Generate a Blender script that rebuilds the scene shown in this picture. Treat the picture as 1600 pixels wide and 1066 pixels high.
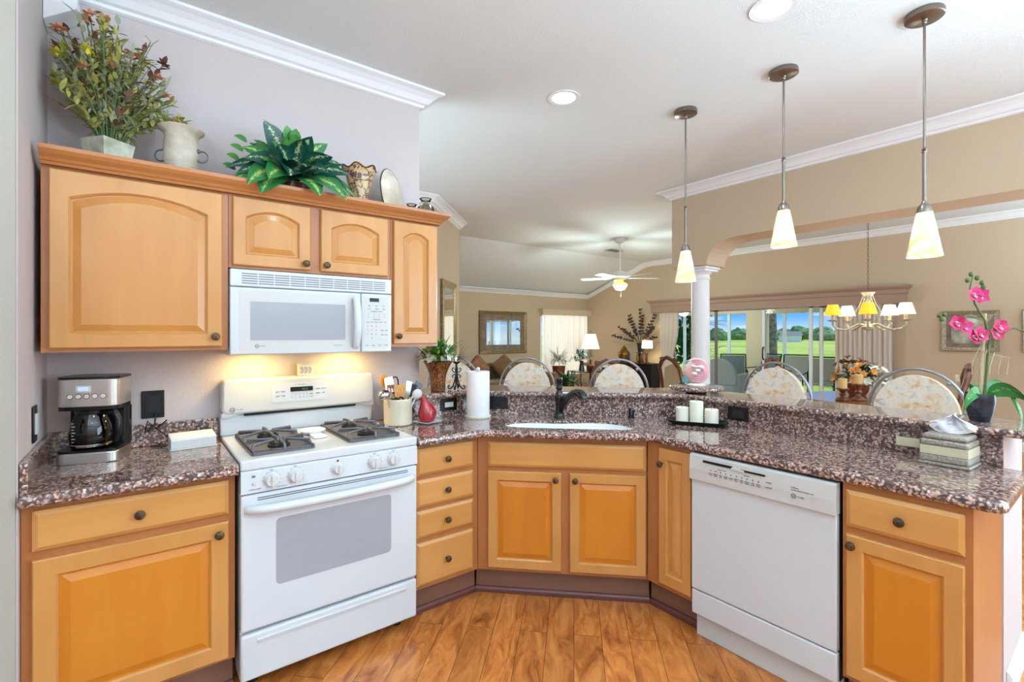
import bpy, bmesh, math, random
from mathutils import Vector, Matrix, noise
PI = math.pi
for o in list(bpy.data.objects): bpy.data.objects.remove(o, do_unlink=True)
SC = bpy.context.scene
COL = SC.collection
R = math.radians
random.seed(7)

# ---------------------------------------------------------------- camera
F = 754.2; YAW = 52.318; CH = 1.421
cd = bpy.data.cameras.new('camera'); cam = bpy.data.objects.new('camera', cd); COL.objects.link(cam)
cd.sensor_width = 36.0; cd.lens = F/1600*36; cd.shift_y = (522.06-533)/1600
cd.clip_start = .02; cd.clip_end = 600
cam.location = (0, 0, CH); cam.rotation_euler = (R(90), 0, R(YAW-90))
SC.camera = cam

# ---------------------------------------------------------------- view, world, sun, main lights
SC.view_settings.view_transform = 'Standard'; SC.view_settings.look = 'None'
SC.view_settings.gamma = 1; SC.view_settings.use_curve_mapping = False
SC.view_settings.exposure = 0.0

def lin(c):
    return tuple(((v/255)/12.92 if v/255 <= .04045 else ((v/255+.055)/1.055)**2.4) for v in c[:3])+(1,)

W = bpy.data.worlds.new('world'); SC.world = W; W.use_nodes = True
nt = W.node_tree; nt.nodes.clear()
N = nt.nodes.new; L = nt.links.new
wo = N('ShaderNodeOutputWorld'); bg = N('ShaderNodeBackground'); tc = N('ShaderNodeTexCoord')
sp = N('ShaderNodeSeparateXYZ'); rp = N('ShaderNodeValToRGB'); L(tc.outputs['Generated'], sp.inputs[0])
L(sp.outputs[2], rp.inputs[0])
e = rp.color_ramp.elements
e[0].position = 0.0; e[0].color = lin((205, 225, 243)); e[1].position = .30; e[1].color = lin((150, 190, 235))
x = e.new(.03); x.color = lin((110, 180, 242)); x = e.new(.06); x.color = lin((78, 160, 240))
mp = N('ShaderNodeMapping'); mp.inputs['Scale'].default_value = (9, 9, 60); L(tc.outputs['Generated'], mp.inputs[0])
cn = N('ShaderNodeTexNoise'); cn.inputs['Scale'].default_value = 1.3; cn.inputs['Detail'].default_value = 5; L(mp.outputs[0], cn.inputs['Vector'])
cr = N('ShaderNodeValToRGB'); cr.color_ramp.elements[0].position = .52; cr.color_ramp.elements[1].position = .72; L(cn.outputs[0], cr.inputs[0])
mx = N('ShaderNodeMix'); mx.data_type = 'RGBA'; L(cr.outputs[0], mx.inputs[0]); L(rp.outputs[0], mx.inputs[6]); mx.inputs[7].default_value = lin((240, 243, 248))
L(mx.outputs[2], bg.inputs[0]); bg.inputs[1].default_value = 1.25; L(bg.outputs[0], wo.inputs[0])

WB = (.69, .93, 1.08)   # camera white balance for the warm bounce off wood and floor
def light(name, kind, loc, power, col=(1, 1, 1), rot=(0, 0, 0), size=.2, size2=None, spread=None):
    d = bpy.data.lights.new(name, kind); d.energy = power; d.color = (col[0]*WB[0], col[1]*WB[1], col[2]*WB[2])
    if kind == 'AREA':
        d.size = size
        if size2: d.shape = 'RECTANGLE'; d.size_y = size2
        else: d.shape = 'DISK'
        if spread: d.spread = R(spread)
    elif kind == 'POINT': d.shadow_soft_size = size
    elif kind == 'SUN': d.angle = size
    o = bpy.data.objects.new(name, d); COL.objects.link(o); o.location = loc; o.rotation_euler = rot
    return o
# sun: high, from behind the house, lighting the golf course
light('sun', 'SUN', (0, 0, 20), 3.6, (1, .96, .88), (R(32), R(0), R(70)), size=.01)
# added window-sized fill lamps behind the camera, unseen (empty frames are built below)
light('rear_fill_light', 'AREA', (-.2, -2.75, 1.6), 6, (.94, .97, 1), (R(90), 0, 0), 3.4, 1.9)
light('side_fill_light', 'AREA', (-2.6, -.6, 1.6), 10, (.94, .97, 1), (R(90), 0, R(-90)), 2.6, 1.9)
for i, (lx, ly) in enumerate([(2.13, 2.22), (2.30, 1.02), (.75, 1.5), (.75, .0), (-.9, 1.2), (2.2, -1.2), (.2, -1.6)]):  # first two belong to visible fixtures, the others are added unseen fill
    light('can_and_fill_light', 'AREA', (lx, ly, 2.905), 5.5, (1, .97, .95), (0, 0, 0), .15)

light('left_wall_fill_light', 'AREA', (4.40, -1.3, 1.6), 60, (.97, .98, 1), (R(90), 0, R(90)), 1.8, 1.9)  # added fill lamp out of view, brightens the left end wall
# added ceiling-bounce uplights without fixtures, outside the view: behind the camera, in the hall, in the far dining corner
light('bounce_fill_light', 'AREA', (-1.0, -1.3, 1.5), 125, (.95, .97, 1), (R(180), 0, 0), 1.0)
light('bounce_fill_light', 'AREA', (1.6, -1.6, 1.5), 150, (.95, .97, 1), (R(180), 0, 0), 1.0)
light('bounce_fill_light', 'AREA', (.2, 3.8, .9), 55, (.97, .98, 1), (R(180), 0, 0), 1.2)
light('rear_right_fill_light', 'AREA', (3.4, -2.75, 1.5), 95, (.94, .97, 1), (R(90), 0, R(40)), 2.4, 1.9)  # added fill lamp behind right, turned towards the left wall, no window there
light('bounce_fill_light', 'AREA', (6.4, -1.2, 1.4), 170, (.97, .98, 1), (R(180), 0, 0), 1.0)

# ---------------------------------------------------------------- materials
def newmat(name):
    m = bpy.data.materials.new(name); m.use_nodes = True
    b = m.node_tree.nodes['Principled BSDF']
    return m, m.node_tree, b
def mat(name, col, rough=.5, metal=0, spec=.5, nz=None, bump=0, bs=60, coat=0, emit=None, es=1, trans=0, ior=1.45, sheen=0, alpha=1, sss=0):
    m, t, b = newmat(name)
    b.inputs['Base Color'].default_value = lin(col); b.inputs['Roughness'].default_value = rough
    b.inputs['Metallic'].default_value = metal; b.inputs['Specular IOR Level'].default_value = spec
    b.inputs['Coat Weight'].default_value = coat; b.inputs['Transmission Weight'].default_value = trans; b.inputs['IOR'].default_value = ior
    b.inputs['Sheen Weight'].default_value = sheen; b.inputs['Alpha'].default_value = alpha
    if sss: b.inputs['Subsurface Weight'].default_value = sss; b.inputs['Subsurface Scale'].default_value = .02
    if emit: b.inputs['Emission Color'].default_value = lin(emit); b.inputs['Emission Strength'].default_value = es
    tc = t.nodes.new('ShaderNodeTexCoord')
    if nz:   # (scale, other colour, detail)
        n = t.nodes.new('ShaderNodeTexNoise'); n.inputs['Scale'].default_value = nz[0]; n.inputs['Detail'].default_value = 6
        t.links.new(tc.outputs['Object'], n.inputs['Vector'])
        r = t.nodes.new('ShaderNodeValToRGB'); r.color_ramp.elements[0].position = .38; r.color_ramp.elements[1].position = .64
        r.color_ramp.elements[0].color = lin(col); r.color_ramp.elements[1].color = lin(nz[1])
        t.links.new(n.outputs[0], r.inputs[0]); t.links.new(r.outputs[0], b.inputs['Base Color'])
    if bump:
        n = t.nodes.new('ShaderNodeTexNoise'); n.inputs['Scale'].default_value = bs; n.inputs['Detail'].default_value = 3
        t.links.new(tc.outputs['Object'], n.inputs['Vector'])
        bp = t.nodes.new('ShaderNodeBump'); bp.inputs['Strength'].default_value = bump; bp.inputs['Distance'].default_value = .004
        t.links.new(n.outputs[0], bp.inputs['Height']); t.links.new(bp.outputs[0], b.inputs['Normal'])
    return m
def wood(name, c1, c2, c3=None, axis='z', rough=.32, sc=1.0, coat=.25):
    m, t, b = newmat(name); nn = t.nodes.new; lk = t.links.new
    tc = nn('ShaderNodeTexCoord'); oi = nn('ShaderNodeObjectInfo'); mp = nn('ShaderNodeMapping')
    k = {'x': (1.2, 14, 14), 'y': (14, 1.2, 14), 'z': (14, 14, 1.2)}[axis]
    mp.inputs['Scale'].default_value = [v*sc for v in k]
    ad = nn('ShaderNodeVectorMath'); ad.operation = 'MULTIPLY_ADD'
    cb = nn('ShaderNodeCombineXYZ')
    for i in range(3): lk(oi.outputs['Random'], cb.inputs[i])
    ad.inputs[1].default_value = (13, 17, 11); lk(cb.outputs[0], ad.inputs[0]); lk(tc.outputs['Object'], ad.inputs[2])
    lk(ad.outputs[0], mp.inputs[0])
    n = nn('ShaderNodeTexNoise'); n.inputs['Scale'].default_value = 1; n.inputs['Detail'].default_value = 8; n.inputs['Distortion'].default_value = .6
    lk(mp.outputs[0], n.inputs['Vector'])
    n2 = nn('ShaderNodeTexNoise'); n2.inputs['Scale'].default_value = 2.2; n2.inputs['Detail'].default_value = 3; lk(ad.outputs[0], n2.inputs['Vector'])
    r = nn('ShaderNodeValToRGB'); e = r.color_ramp.elements
    e[0].position = .3; e[0].color = lin(c1); e[1].position = .7; e[1].color = lin(c2)
    mm = nn('ShaderNodeMath'); mm.operation = 'MULTIPLY_ADD'; mm.inputs[1].default_value = .55; lk(n2.outputs[0], mm.inputs[0])
    m2 = nn('ShaderNodeMath'); m2.operation = 'MULTIPLY'; m2.inputs[1].default_value = .45; lk(n.outputs[0], m2.inputs[0]); lk(m2.outputs[0], mm.inputs[2])
    lk(mm.outputs[0], r.inputs[0]); lk(r.outputs[0], b.inputs['Base Color'])
    b.inputs['Roughness'].default_value = rough; b.inputs['Coat Weight'].default_value = coat; b.inputs['Coat Roughness'].default_value = .2
    return m
M = {}
M['wood'] = wood('maple_vertical', (194, 132, 66), (212, 154, 86))
M['woodh'] = wood('maple_horizontal', (196, 134, 67), (215, 158, 90), axis='x')
M['woodp'] = wood('maple_panel', (190, 124, 56), (207, 145, 74))
M['woodq'] = wood('maple_lower_panel', (200, 116, 24), (214, 136, 40))
M['frame'] = wood('maple_face_frame', (168, 102, 54), (186, 121, 68))
M['crownw'] = wood('maple_crown', (172, 106, 54), (190, 126, 72), axis='x')
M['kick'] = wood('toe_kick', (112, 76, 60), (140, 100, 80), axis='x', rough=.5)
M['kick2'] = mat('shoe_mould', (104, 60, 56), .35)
M['white'] = mat('white_enamel', (211, 215, 219), .22, spec=.5, coat=.3)
M['white2'] = mat('white_plastic', (208, 208, 206), .38)
M['bisque'] = mat('off_white_plastic', (206, 206, 203), .35)
M['greyglass'] = mat('oven_glass', (160, 163, 170), .12, coat=.5)
M['mwglass'] = mat('microwave_glass', (164, 166, 172), .15, coat=.4)
M['black'] = mat('black_plastic', (14, 14, 16), .25)
M['blackm'] = mat('black_matte', (24, 24, 26), .6)
M['iron'] = mat('cast_iron', (104, 104, 112), .42, metal=.3, bump=.15, bs=250)
M['chrome'] = mat('chrome', (200, 200, 205), .12, metal=1)
M['steel'] = mat('brushed_steel', (214, 210, 206), .34, metal=1, bump=.05, bs=300)
M['bronze'] = mat('bronze', (72, 58, 44), .4, metal=.7, nz=(90, (112, 94, 66), 2))
M['nickel'] = mat('antique_nickel', (138, 126, 116), .32, metal=.9)
M['navy'] = mat('black_faucet', (14, 16, 24), .18, metal=.2, coat=.6)
M['wallk'] = mat('kitchen_wall_paint', (200, 188, 186), .75, bump=.35, bs=130)
M['wallb'] = mat('beige_wall_paint', (200, 177, 150), .8, bump=.25, bs=110)
M['wallc'] = mat('pale_beige_wall_paint', (172, 166, 154), .8, bump=.3, bs=110)
M['ceil'] = mat('ceiling_paint', (226, 230, 230), .85, bump=.6, bs=110)
M['trim'] = mat('trim_white', (238, 238, 240), .4)
M['valance'] = mat('valance_paint', (166, 138, 120), .6)
M['valance2'] = mat('cream_valance', (214, 196, 170), .6)
M['curtain'] = mat('curtain_cloth', (216, 204, 192), .9, sheen=.3)
M['sheer'] = mat('sheer_curtain', (250, 248, 242), .9, emit=(255, 248, 236), es=.28)  # emission put into the cloth so it looks lit from behind
M['cream'] = mat('cream_ceramic', (214, 202, 178), .3, coat=.4)
M['red'] = mat('red_glaze', (172, 22, 34), .12, coat=.8)
M['paper'] = mat('paper', (240, 240, 244), .85, bump=.1, bs=200)
M['marble'] = mat('cream_marble', (226, 218, 204), .3)
M['sinkw'] = mat('sink_enamel', (240, 243, 248), .12, coat=.5)
M['candle'] = mat('candle_wax', (244, 242, 226), .5, sss=.2)
M['candle2'] = mat('ochre_candle', (226, 184, 122), .5)
M['potdark'] = mat('dark_glazed_pot', (18, 24, 38), .15, coat=.6, nz=(30, (40, 48, 62), 3), bump=.3, bs=40)
M['dwood'] = wood('dark_wood', (82, 42, 24), (124, 66, 36), axis='z')
M['tablew'] = wood('table_wood', (140, 76, 36), (176, 104, 54), axis='x', rough=.15, coat=.8)
M['blackw'] = mat('black_cabinet', (26, 22, 22), .35)
M['sofa'] = mat('brown_sofa', (108, 78, 46), .9, sheen=.4, nz=(14, (124, 92, 56), 3), bump=.2, bs=90)
M['pillow'] = mat('brown_pillow', (128, 86, 58), .85, nz=(22, (160, 112, 78), 3))
M['goldf'] = mat('gold_frame', (128, 104, 72), .38, metal=.6, nz=(40, (168, 142, 104), 3))
M['darkf'] = mat('dark_frame', (70, 54, 40), .4, metal=.3)
M['silverf'] = mat('silver_frame', (180, 168, 144), .4, metal=.4, nz=(60, (140, 128, 108), 3))
M['mirror'] = mat('mirror_glass', (235, 235, 230), .02, metal=1)
M['matb'] = mat('picture_mat', (116, 98, 82), .5, nz=(9, (140, 122, 104), 2), coat=.5)
M['artd'] = mat('landscape_print', (120, 116, 104), .3, nz=(7, (196, 190, 176), 2), coat=.9)
M['green'] = mat('leaf_green', (40, 112, 44), .35, nz=(14, (84, 146, 60), 3))
M['dgreen'] = mat('dark_leaf', (26, 66, 44), .35, nz=(16, (50, 104, 66), 3))
M['stem'] = mat('stem', (88, 108, 60), .6)
M['stick'] = mat('bamboo_stick', (180, 158, 128), .6)
M['magenta'] = mat('magenta_petal', (170, 6, 58), .5, nz=(40, (204, 40, 116), 2))
M['pinkp'] = mat('pink_petal', (226, 168, 176), .5)
M['dry1'] = mat('dry_olive', (150, 148, 78), .7, nz=(30, (190, 182, 96), 2))
M['dry2'] = mat('dry_brown', (112, 74, 58), .7)
M['dry3'] = mat('dry_peach', (226, 176, 140), .7, nz=(30, (206, 130, 90), 2))
M['dry4'] = mat('dry_sage', (150, 158, 128), .7)
M['yellow'] = mat('yellow_leaf', (196, 190, 60), .6)
M['whitef'] = mat('white_petal', (236, 236, 222), .6)
M['orangef'] = mat('orange_petal', (196, 108, 44), .6, nz=(20, (222, 168, 84), 2))
M['soil'] = mat('pebbles', (150, 140, 132), .8, nz=(80, (70, 62, 58), 2), bump=.8, bs=90)
M['lampsh'] = mat('lamp_shade', (250, 240, 214), .8, emit=(255, 236, 196), es=1.6)
M['lampy'] = mat('amber_lamp_shade', (246, 190, 60), .8, emit=(255, 186, 40), es=.9)
M['canlit'] = mat('lit_lens', (255, 255, 255), .5, emit=(255, 252, 250), es=9)
M['led'] = mat('lcd_blue', (120, 150, 220), .3, emit=(190, 215, 255), es=.8)
M['disp'] = mat('black_display', (22, 26, 14), .15)
M['digit'] = mat('green_digits', (80, 110, 40), .4, emit=(150, 180, 70), es=.5)
M['ink'] = mat('grey_ink', (120, 120, 124), .5)
M['inkd'] = mat('dark_ink', (64, 64, 70), .5)
M['concrete'] = mat('lanai_paving', (206, 200, 190), .8, nz=(3, (190, 184, 172), 2))
M['lanaiw'] = mat('lanai_paint', (222, 200, 168), .8)
M['alum'] = mat('white_aluminium', (232, 236, 240), .4)
M['alumf'] = mat('bronze_aluminium', (130, 126, 120), .4, metal=.4)
M['grass'] = mat('fairway_grass', (166, 172, 62), .95, nz=(.05, (214, 204, 108), 2))
M['tree'] = mat('tree_foliage', (92, 120, 82), .9, nz=(1.6, (134, 158, 104), 3), bump=1, bs=3)
M['tree2'] = mat('tree_foliage_pale', (120, 140, 100), .9, nz=(1.6, (160, 176, 122), 3), bump=1, bs=3)
M['bark'] = mat('pine_bark', (112, 100, 92), .9, nz=(9, (150, 138, 126), 3), bump=1, bs=14)
M['wicker'] = mat('white_wicker', (186, 188, 190), .8, bump=1, bs=60)
M['sling'] = mat('grey_sling', (112, 122, 130), .8)
M['slingl'] = mat('pale_sling', (196, 192, 186), .8)
M['tortoise'] = mat('amber_mosaic', (48, 22, 14), .2, coat=.6, nz=(120, (156, 96, 44), 1))
M['urnc'] = mat('aged_cream_plaster', (206, 196, 178), .8, nz=(11, (170, 154, 132), 3), bump=.4, bs=35)
M['stonepot'] = mat('mottled_stone', (206, 204, 186), .8, nz=(16, (160, 158, 132), 3), bump=.4, bs=40)
M['platter'] = mat('glazed_platter', (204, 188, 166), .18, coat=.6, nz=(10, (222, 212, 196), 2))
M['twig'] = mat('dark_branch_leaf', (62, 48, 44), .7)
M['linen'] = mat('linen_band', (206, 196, 164), .9, bump=.6, bs=400)
M['pink'] = mat('pink_shell_glaze', (214, 150, 146), .3, coat=.4, nz=(12, (240, 208, 196), 2))
M['teal'] = mat('teal_glass', (84, 150, 160), .2, coat=.4)
M['gold'] = mat('gold_ceramic', (158, 112, 40), .25, metal=.5, nz=(14, (92, 60, 24), 3))
M['orange'] = mat('wood_spoon', (222, 160, 84), .6)
M['orange2'] = mat('orange_spoon', (236, 150, 30), .4)
M['chand'] = mat('antique_cream_metal', (206, 196, 172), .5, nz=(40, (160, 146, 118), 2))
M['hoop'] = mat('pewter_hoop', (150, 150, 152), .3, metal=.8)
M['houtside'] = mat('far_house', (226, 232, 240), .8)
M['bowlw'] = mat('clay_bowl', (120, 60, 36), .4)

def glassy(name, tint=(255, 255, 255), refl=.12, rough=.0):
    m, t, b = newmat(name); nn = t.nodes.new; lk = t.links.new
    out = [n for n in t.nodes if n.type == 'OUTPUT_MATERIAL'][0]; t.nodes.remove(b)
    tr = nn('ShaderNodeBsdfTransparent'); tr.inputs[0].default_value = lin(tint)
    gl = nn('ShaderNodeBsdfGlossy'); gl.inputs['Roughness'].default_value = rough
    lw = nn('ShaderNodeLayerWeight'); lw.inputs[0].default_value = refl
    mxs = nn('ShaderNodeMixShader'); lk(lw.outputs['Fresnel'], mxs.inputs[0]); lk(tr.outputs[0], mxs.inputs[1]); lk(gl.outputs[0], mxs.inputs[2])
    lk(mxs.outputs[0], out.inputs[0]); return m
M['glass'] = glassy('window_glass', (246, 250, 250), .12)
M['jar'] = glassy('clear_jar_glass', (232, 232, 226), .25, .02)
M['carafe'] = glassy('carafe_glass', (120, 124, 124), .4, .02)
M['tabglass'] = glassy('table_glass', (214, 230, 230), .4, .02)

def granite(name='brown_granite'):
    m, t, b = newmat(name); nn = t.nodes.new; lk = t.links.new
    tc = nn('ShaderNodeTexCoord')
    wn = nn('ShaderNodeTexNoise'); wn.inputs['Scale'].default_value = 45; wn.inputs['Detail'].default_value = 3; lk(tc.outputs['Object'], wn.inputs['Vector'])
    wa = nn('ShaderNodeVectorMath'); wa.operation = 'MULTIPLY_ADD'; wa.inputs[1].default_value = (.022, .022, .022); lk(wn.outputs['Color'], wa.inputs[0]); lk(tc.outputs['Object'], wa.inputs[2])
    v = nn('ShaderNodeTexVoronoi'); v.inputs['Scale'].default_value = 92; lk(wa.outputs[0], v.inputs['Vector'])
    sx = nn('ShaderNodeSeparateColor'); lk(v.outputs['Color'], sx.inputs[0])
    ce = nn('ShaderNodeValToRGB'); lk(sx.outputs[0], ce.inputs[0]); e = ce.color_ramp.elements
    e[0].position = 0; e[0].color = lin((84, 68, 68)); e[1].position = 1; e[1].color = lin((236, 214, 202))
    for p, c in ((.14, (110, 84, 78)), (.28, (160, 122, 108)), (.52, (198, 158, 140)), (.74, (220, 182, 164)), (.88, (176, 160, 158))):
        k = e.new(p); k.color = lin(c)
    dr = nn('ShaderNodeValToRGB'); dr.color_ramp.elements[0].position = .40; dr.color_ramp.elements[1].position = .70; lk(v.outputs['Distance'], dr.inputs[0])
    mx = nn('ShaderNodeMix'); mx.data_type = 'RGBA'; lk(dr.outputs[0], mx.inputs[0]); lk(ce.outputs[0], mx.inputs[6]); mx.inputs[7].default_value = lin((84, 68, 68))
    n = nn('ShaderNodeTexNoise'); n.inputs['Scale'].default_value = 110; n.inputs['Detail'].default_value = 5; n.inputs['Roughness'].default_value = .65; lk(tc.outputs['Object'], n.inputs['Vector'])
    r2 = nn('ShaderNodeValToRGB'); r2.color_ramp.elements[0].position = .36; r2.color_ramp.elements[1].position = .47; lk(n.outputs[0], r2.inputs[0])
    r2.color_ramp.elements[0].color = (.27, .24, .26, 1); r2.color_ramp.elements[1].color = (1, 1, 1, 1)
    mu = nn('ShaderNodeMix'); mu.data_type = 'RGBA'; mu.blend_type = 'MULTIPLY'; mu.inputs[0].default_value = 1; lk(mx.outputs[2], mu.inputs[6]); lk(r2.outputs[0], mu.inputs[7])
    lk(mu.outputs[2], b.inputs['Base Color']); b.inputs['Roughness'].default_value = .09; b.inputs['Coat Weight'].default_value = .5; b.inputs['Coat Roughness'].default_value = .04
    return m
M['granite'] = granite()

def planks(name='hardwood_planks'):
    m, t, b = newmat(name); nn = t.nodes.new; lk = t.links.new
    tc = nn('ShaderNodeTexCoord'); mp = nn('ShaderNodeMapping'); mp.inputs['Rotation'].default_value = (0, 0, R(-45)); lk(tc.outputs['Object'], mp.inputs[0])
    br = nn('ShaderNodeTexBrick'); lk(mp.outputs[0], br.inputs['Vector'])
    br.inputs['Scale'].default_value = 1; br.inputs['Brick Width'].default_value = 1.15; br.inputs['Row Height'].default_value = .128
    br.inputs['Mortar Size'].default_value = .0013; br.inputs['Mortar Smooth'].default_value = .2; br.offset = .37
    br.inputs['Color1'].default_value = (0, 0, 0, 1); br.inputs['Color2'].default_value = (1, 1, 1, 1); br.inputs['Mortar'].default_value = (.5, .5, .5, 1)
    sc = nn('ShaderNodeMapping'); sc.inputs['Scale'].default_value = (2.0, 6.5, 1); lk(mp.outputs[0], sc.inputs[0])
    av = nn('ShaderNodeVectorMath'); av.operation = 'MULTIPLY_ADD'; av.inputs[1].default_value = (9, 9, 9); lk(br.outputs['Color'], av.inputs[0]); lk(sc.outputs[0], av.inputs[2])
    n = nn('ShaderNodeTexNoise'); n.inputs['Scale'].default_value = 2.2; n.inputs['Detail'].default_value = 9; n.inputs['Roughness'].default_value = .62; n.inputs['Distortion'].default_value = 1.2; lk(av.outputs[0], n.inputs['Vector'])
    r = nn('ShaderNodeValToRGB'); e = r.color_ramp.elements; e[0].position = .3; e[0].color = lin((138, 70, 30)); e[1].position = .72; e[1].color = lin((224, 148, 80))
    k = e.new(.5); k.color = lin((194, 116, 54)); lk(n.outputs[0], r.inputs[0])
    hs = nn('ShaderNodeHueSaturation'); lk(r.outputs[0], hs.inputs['Color'])
    sx = nn('ShaderNodeSeparateColor'); lk(br.outputs['Color'], sx.inputs[0])
    ma = nn('ShaderNodeMath'); ma.operation = 'MULTIPLY_ADD'; ma.inputs[1].default_value = .22; ma.inputs[2].default_value = .89; lk(sx.outputs[0], ma.inputs[0]); lk(ma.outputs[0], hs.inputs['Value'])
    mx = nn('ShaderNodeMix'); mx.data_type = 'RGBA'; lk(br.outputs['Fac'], mx.inputs[0]); lk(hs.outputs[0], mx.inputs[6]); mx.inputs[7].default_value = lin((84, 46, 26))
    lk(mx.outputs[2], b.inputs['Base Color']); b.inputs['Roughness'].default_value = .3; b.inputs['Coat Weight'].default_value = .2
    bp = nn('ShaderNodeBump'); bp.inputs['Strength'].default_value = .25; bp.inputs['Distance'].default_value = .003; lk(n.outputs[0], bp.inputs['Height']); lk(bp.outputs[0], b.inputs['Normal'])
    return m
M['floor'] = planks()

def fabric(name, seed, cols):
    m, t, b = newmat(name); nn = t.nodes.new; lk = t.links.new
    tc = nn('ShaderNodeTexCoord'); mp = nn('ShaderNodeMapping'); mp.inputs['Location'].default_value = (seed, seed*2, seed*3); lk(tc.outputs['Object'], mp.inputs[0])
    n = nn('ShaderNodeTexNoise'); n.inputs['Scale'].default_value = 13; n.inputs['Detail'].default_value = 9; n.inputs['Roughness'].default_value = .7; n.inputs['Distortion'].default_value = .5; lk(mp.outputs[0], n.inputs['Vector'])
    r = nn('ShaderNodeValToRGB'); e = r.color_ramp.elements; e[0].position = .3; e[0].color = lin(cols[0]); e[1].position = .75; e[1].color = lin(cols[-1])
    for i, c in enumerate(cols[1:-1]): k = e.new(.3+.45*(i+1)/(len(cols)-1)); k.color = lin(c)
    lk(n.outputs[0], r.inputs[0]); lk(r.outputs[0], b.inputs['Base Color']); b.inputs['Roughness'].default_value = .85
    return m
FC = [(140, 138, 146), (208, 196, 186), (226, 214, 200), (220, 192, 160), (196, 138, 98), (224, 212, 198)]
M['kitlamp'] = mat('amber_glass_bowl', (240, 214, 130), .5, emit=(255, 214, 110), es=1.1)
M['fab'] = fabric('floral_upholstery', 1, FC)
M['brocade'] = mat('quilted_taupe', (138, 126, 116), .45, nz=(150, (176, 166, 152), 2), bump=.6, bs=170, metal=.2)

def scrollvase():
    m, t, b = newmat('scroll_painted_ceramic'); nn = t.nodes.new; lk = t.links.new
    tc = nn('ShaderNodeTexCoord'); v = nn('ShaderNodeTexVoronoi'); v.feature = 'DISTANCE_TO_EDGE'; v.inputs['Scale'].default_value = 26; lk(tc.outputs['Object'], v.inputs['Vector'])
    n = nn('ShaderNodeTexNoise'); n.inputs['Scale'].default_value = 34; n.inputs['Distortion'].default_value = 3; lk(tc.outputs['Object'], n.inputs['Vector'])
    a = nn('ShaderNodeMath'); a.operation = 'MULTIPLY_ADD'; a.inputs[1].default_value = 1.2; lk(v.outputs[0], a.inputs[0]); lk(n.outputs[0], a.inputs[2])
    r = nn('ShaderNodeValToRGB'); r.color_ramp.elements[0].position = .56; r.color_ramp.elements[1].position = .62
    r.color_ramp.elements[0].color = lin((104, 70, 72)); r.color_ramp.elements[1].color = lin((206, 176, 128)); lk(a.outputs[0], r.inputs[0]); lk(r.outputs[0], b.inputs['Base Color'])
    b.inputs['Roughness'].default_value = .3; return m
M['scroll'] = scrollvase()
def leafmat(name, c1, c2, w=.5):
    m, t, b = newmat(name); nn = t.nodes.new; lk = t.links.new
    uv = nn('ShaderNodeUVMap'); uv.uv_map = 'UVMap'; s = nn('ShaderNodeSeparateXYZ'); lk(uv.outputs[0], s.inputs[0])
    tc = nn('ShaderNodeTexCoord'); n = nn('ShaderNodeTexNoise'); n.inputs['Scale'].default_value = 60; n.inputs['Detail'].default_value = 3; n.inputs['Distortion'].default_value = 2; lk(tc.outputs['Object'], n.inputs['Vector'])
    a = nn('ShaderNodeMath'); a.operation = 'SUBTRACT'; a.inputs[1].default_value = .5; lk(s.outputs[0], a.inputs[0])
    ab = nn('ShaderNodeMath'); ab.operation = 'ABSOLUTE'; lk(a.outputs[0], ab.inputs[0])
    sm = nn('ShaderNodeMath'); sm.operation = 'MULTIPLY_ADD'; sm.inputs[1].default_value = -1.3; lk(ab.outputs[0], sm.inputs[0]); lk(n.outputs[0], sm.inputs[2])
    r = nn('ShaderNodeValToRGB'); r.color_ramp.elements[0].position = w-.08; r.color_ramp.elements[1].position = w+.06
    r.color_ramp.elements[0].color = lin(c1); r.color_ramp.elements[1].color = lin(c2); lk(sm.outputs[0], r.inputs[0]); lk(r.outputs[0], b.inputs['Base Color'])
    b.inputs['Roughness'].default_value = .3; return m
M['vari'] = leafmat('variegated_leaf', (20, 74, 62), (186, 204, 150), .45)
M['vari2'] = leafmat('variegated_leaf_bright', (40, 116, 56), (168, 196, 104), .42)
M['orchidleaf'] = leafmat('orchid_leaf', (38, 120, 46), (140, 180, 60), .47)

def shademat():
    m, t, b = newmat('alabaster_shade'); nn = t.nodes.new; lk = t.links.new
    tc = nn('ShaderNodeTexCoord'); n = nn('ShaderNodeTexNoise'); n.inputs['Scale'].default_value = 9; n.inputs['Detail'].default_value = 4; n.inputs['Distortion'].default_value = 2; lk(tc.outputs['Object'], n.inputs['Vector'])
    r = nn('ShaderNodeValToRGB'); r.color_ramp.elements[0].color = lin((226, 208, 168)); r.color_ramp.elements[1].color = lin((250, 246, 232)); r.color_ramp.elements[0].position = .4; r.color_ramp.elements[1].position = .6
    lk(n.outputs[0], r.inputs[0]); lk(r.outputs[0], b.inputs['Base Color']); lk(r.outputs[0], b.inputs['Emission Color']); b.inputs['Emission Strength'].default_value = .12
    b.inputs['Roughness'].default_value = .3
    tl = nn('ShaderNodeBsdfTranslucent'); lk(r.outputs[0], tl.inputs[0]); ms = nn('ShaderNodeMixShader'); ms.inputs[0].default_value = .45
    out = [q for q in t.nodes if q.type == 'OUTPUT_MATERIAL'][0]; lk(b.outputs[0], ms.inputs[1]); lk(tl.outputs[0], ms.inputs[2]); lk(ms.outputs[0], out.inputs[0]); return m
M['alab'] = shademat()

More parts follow.
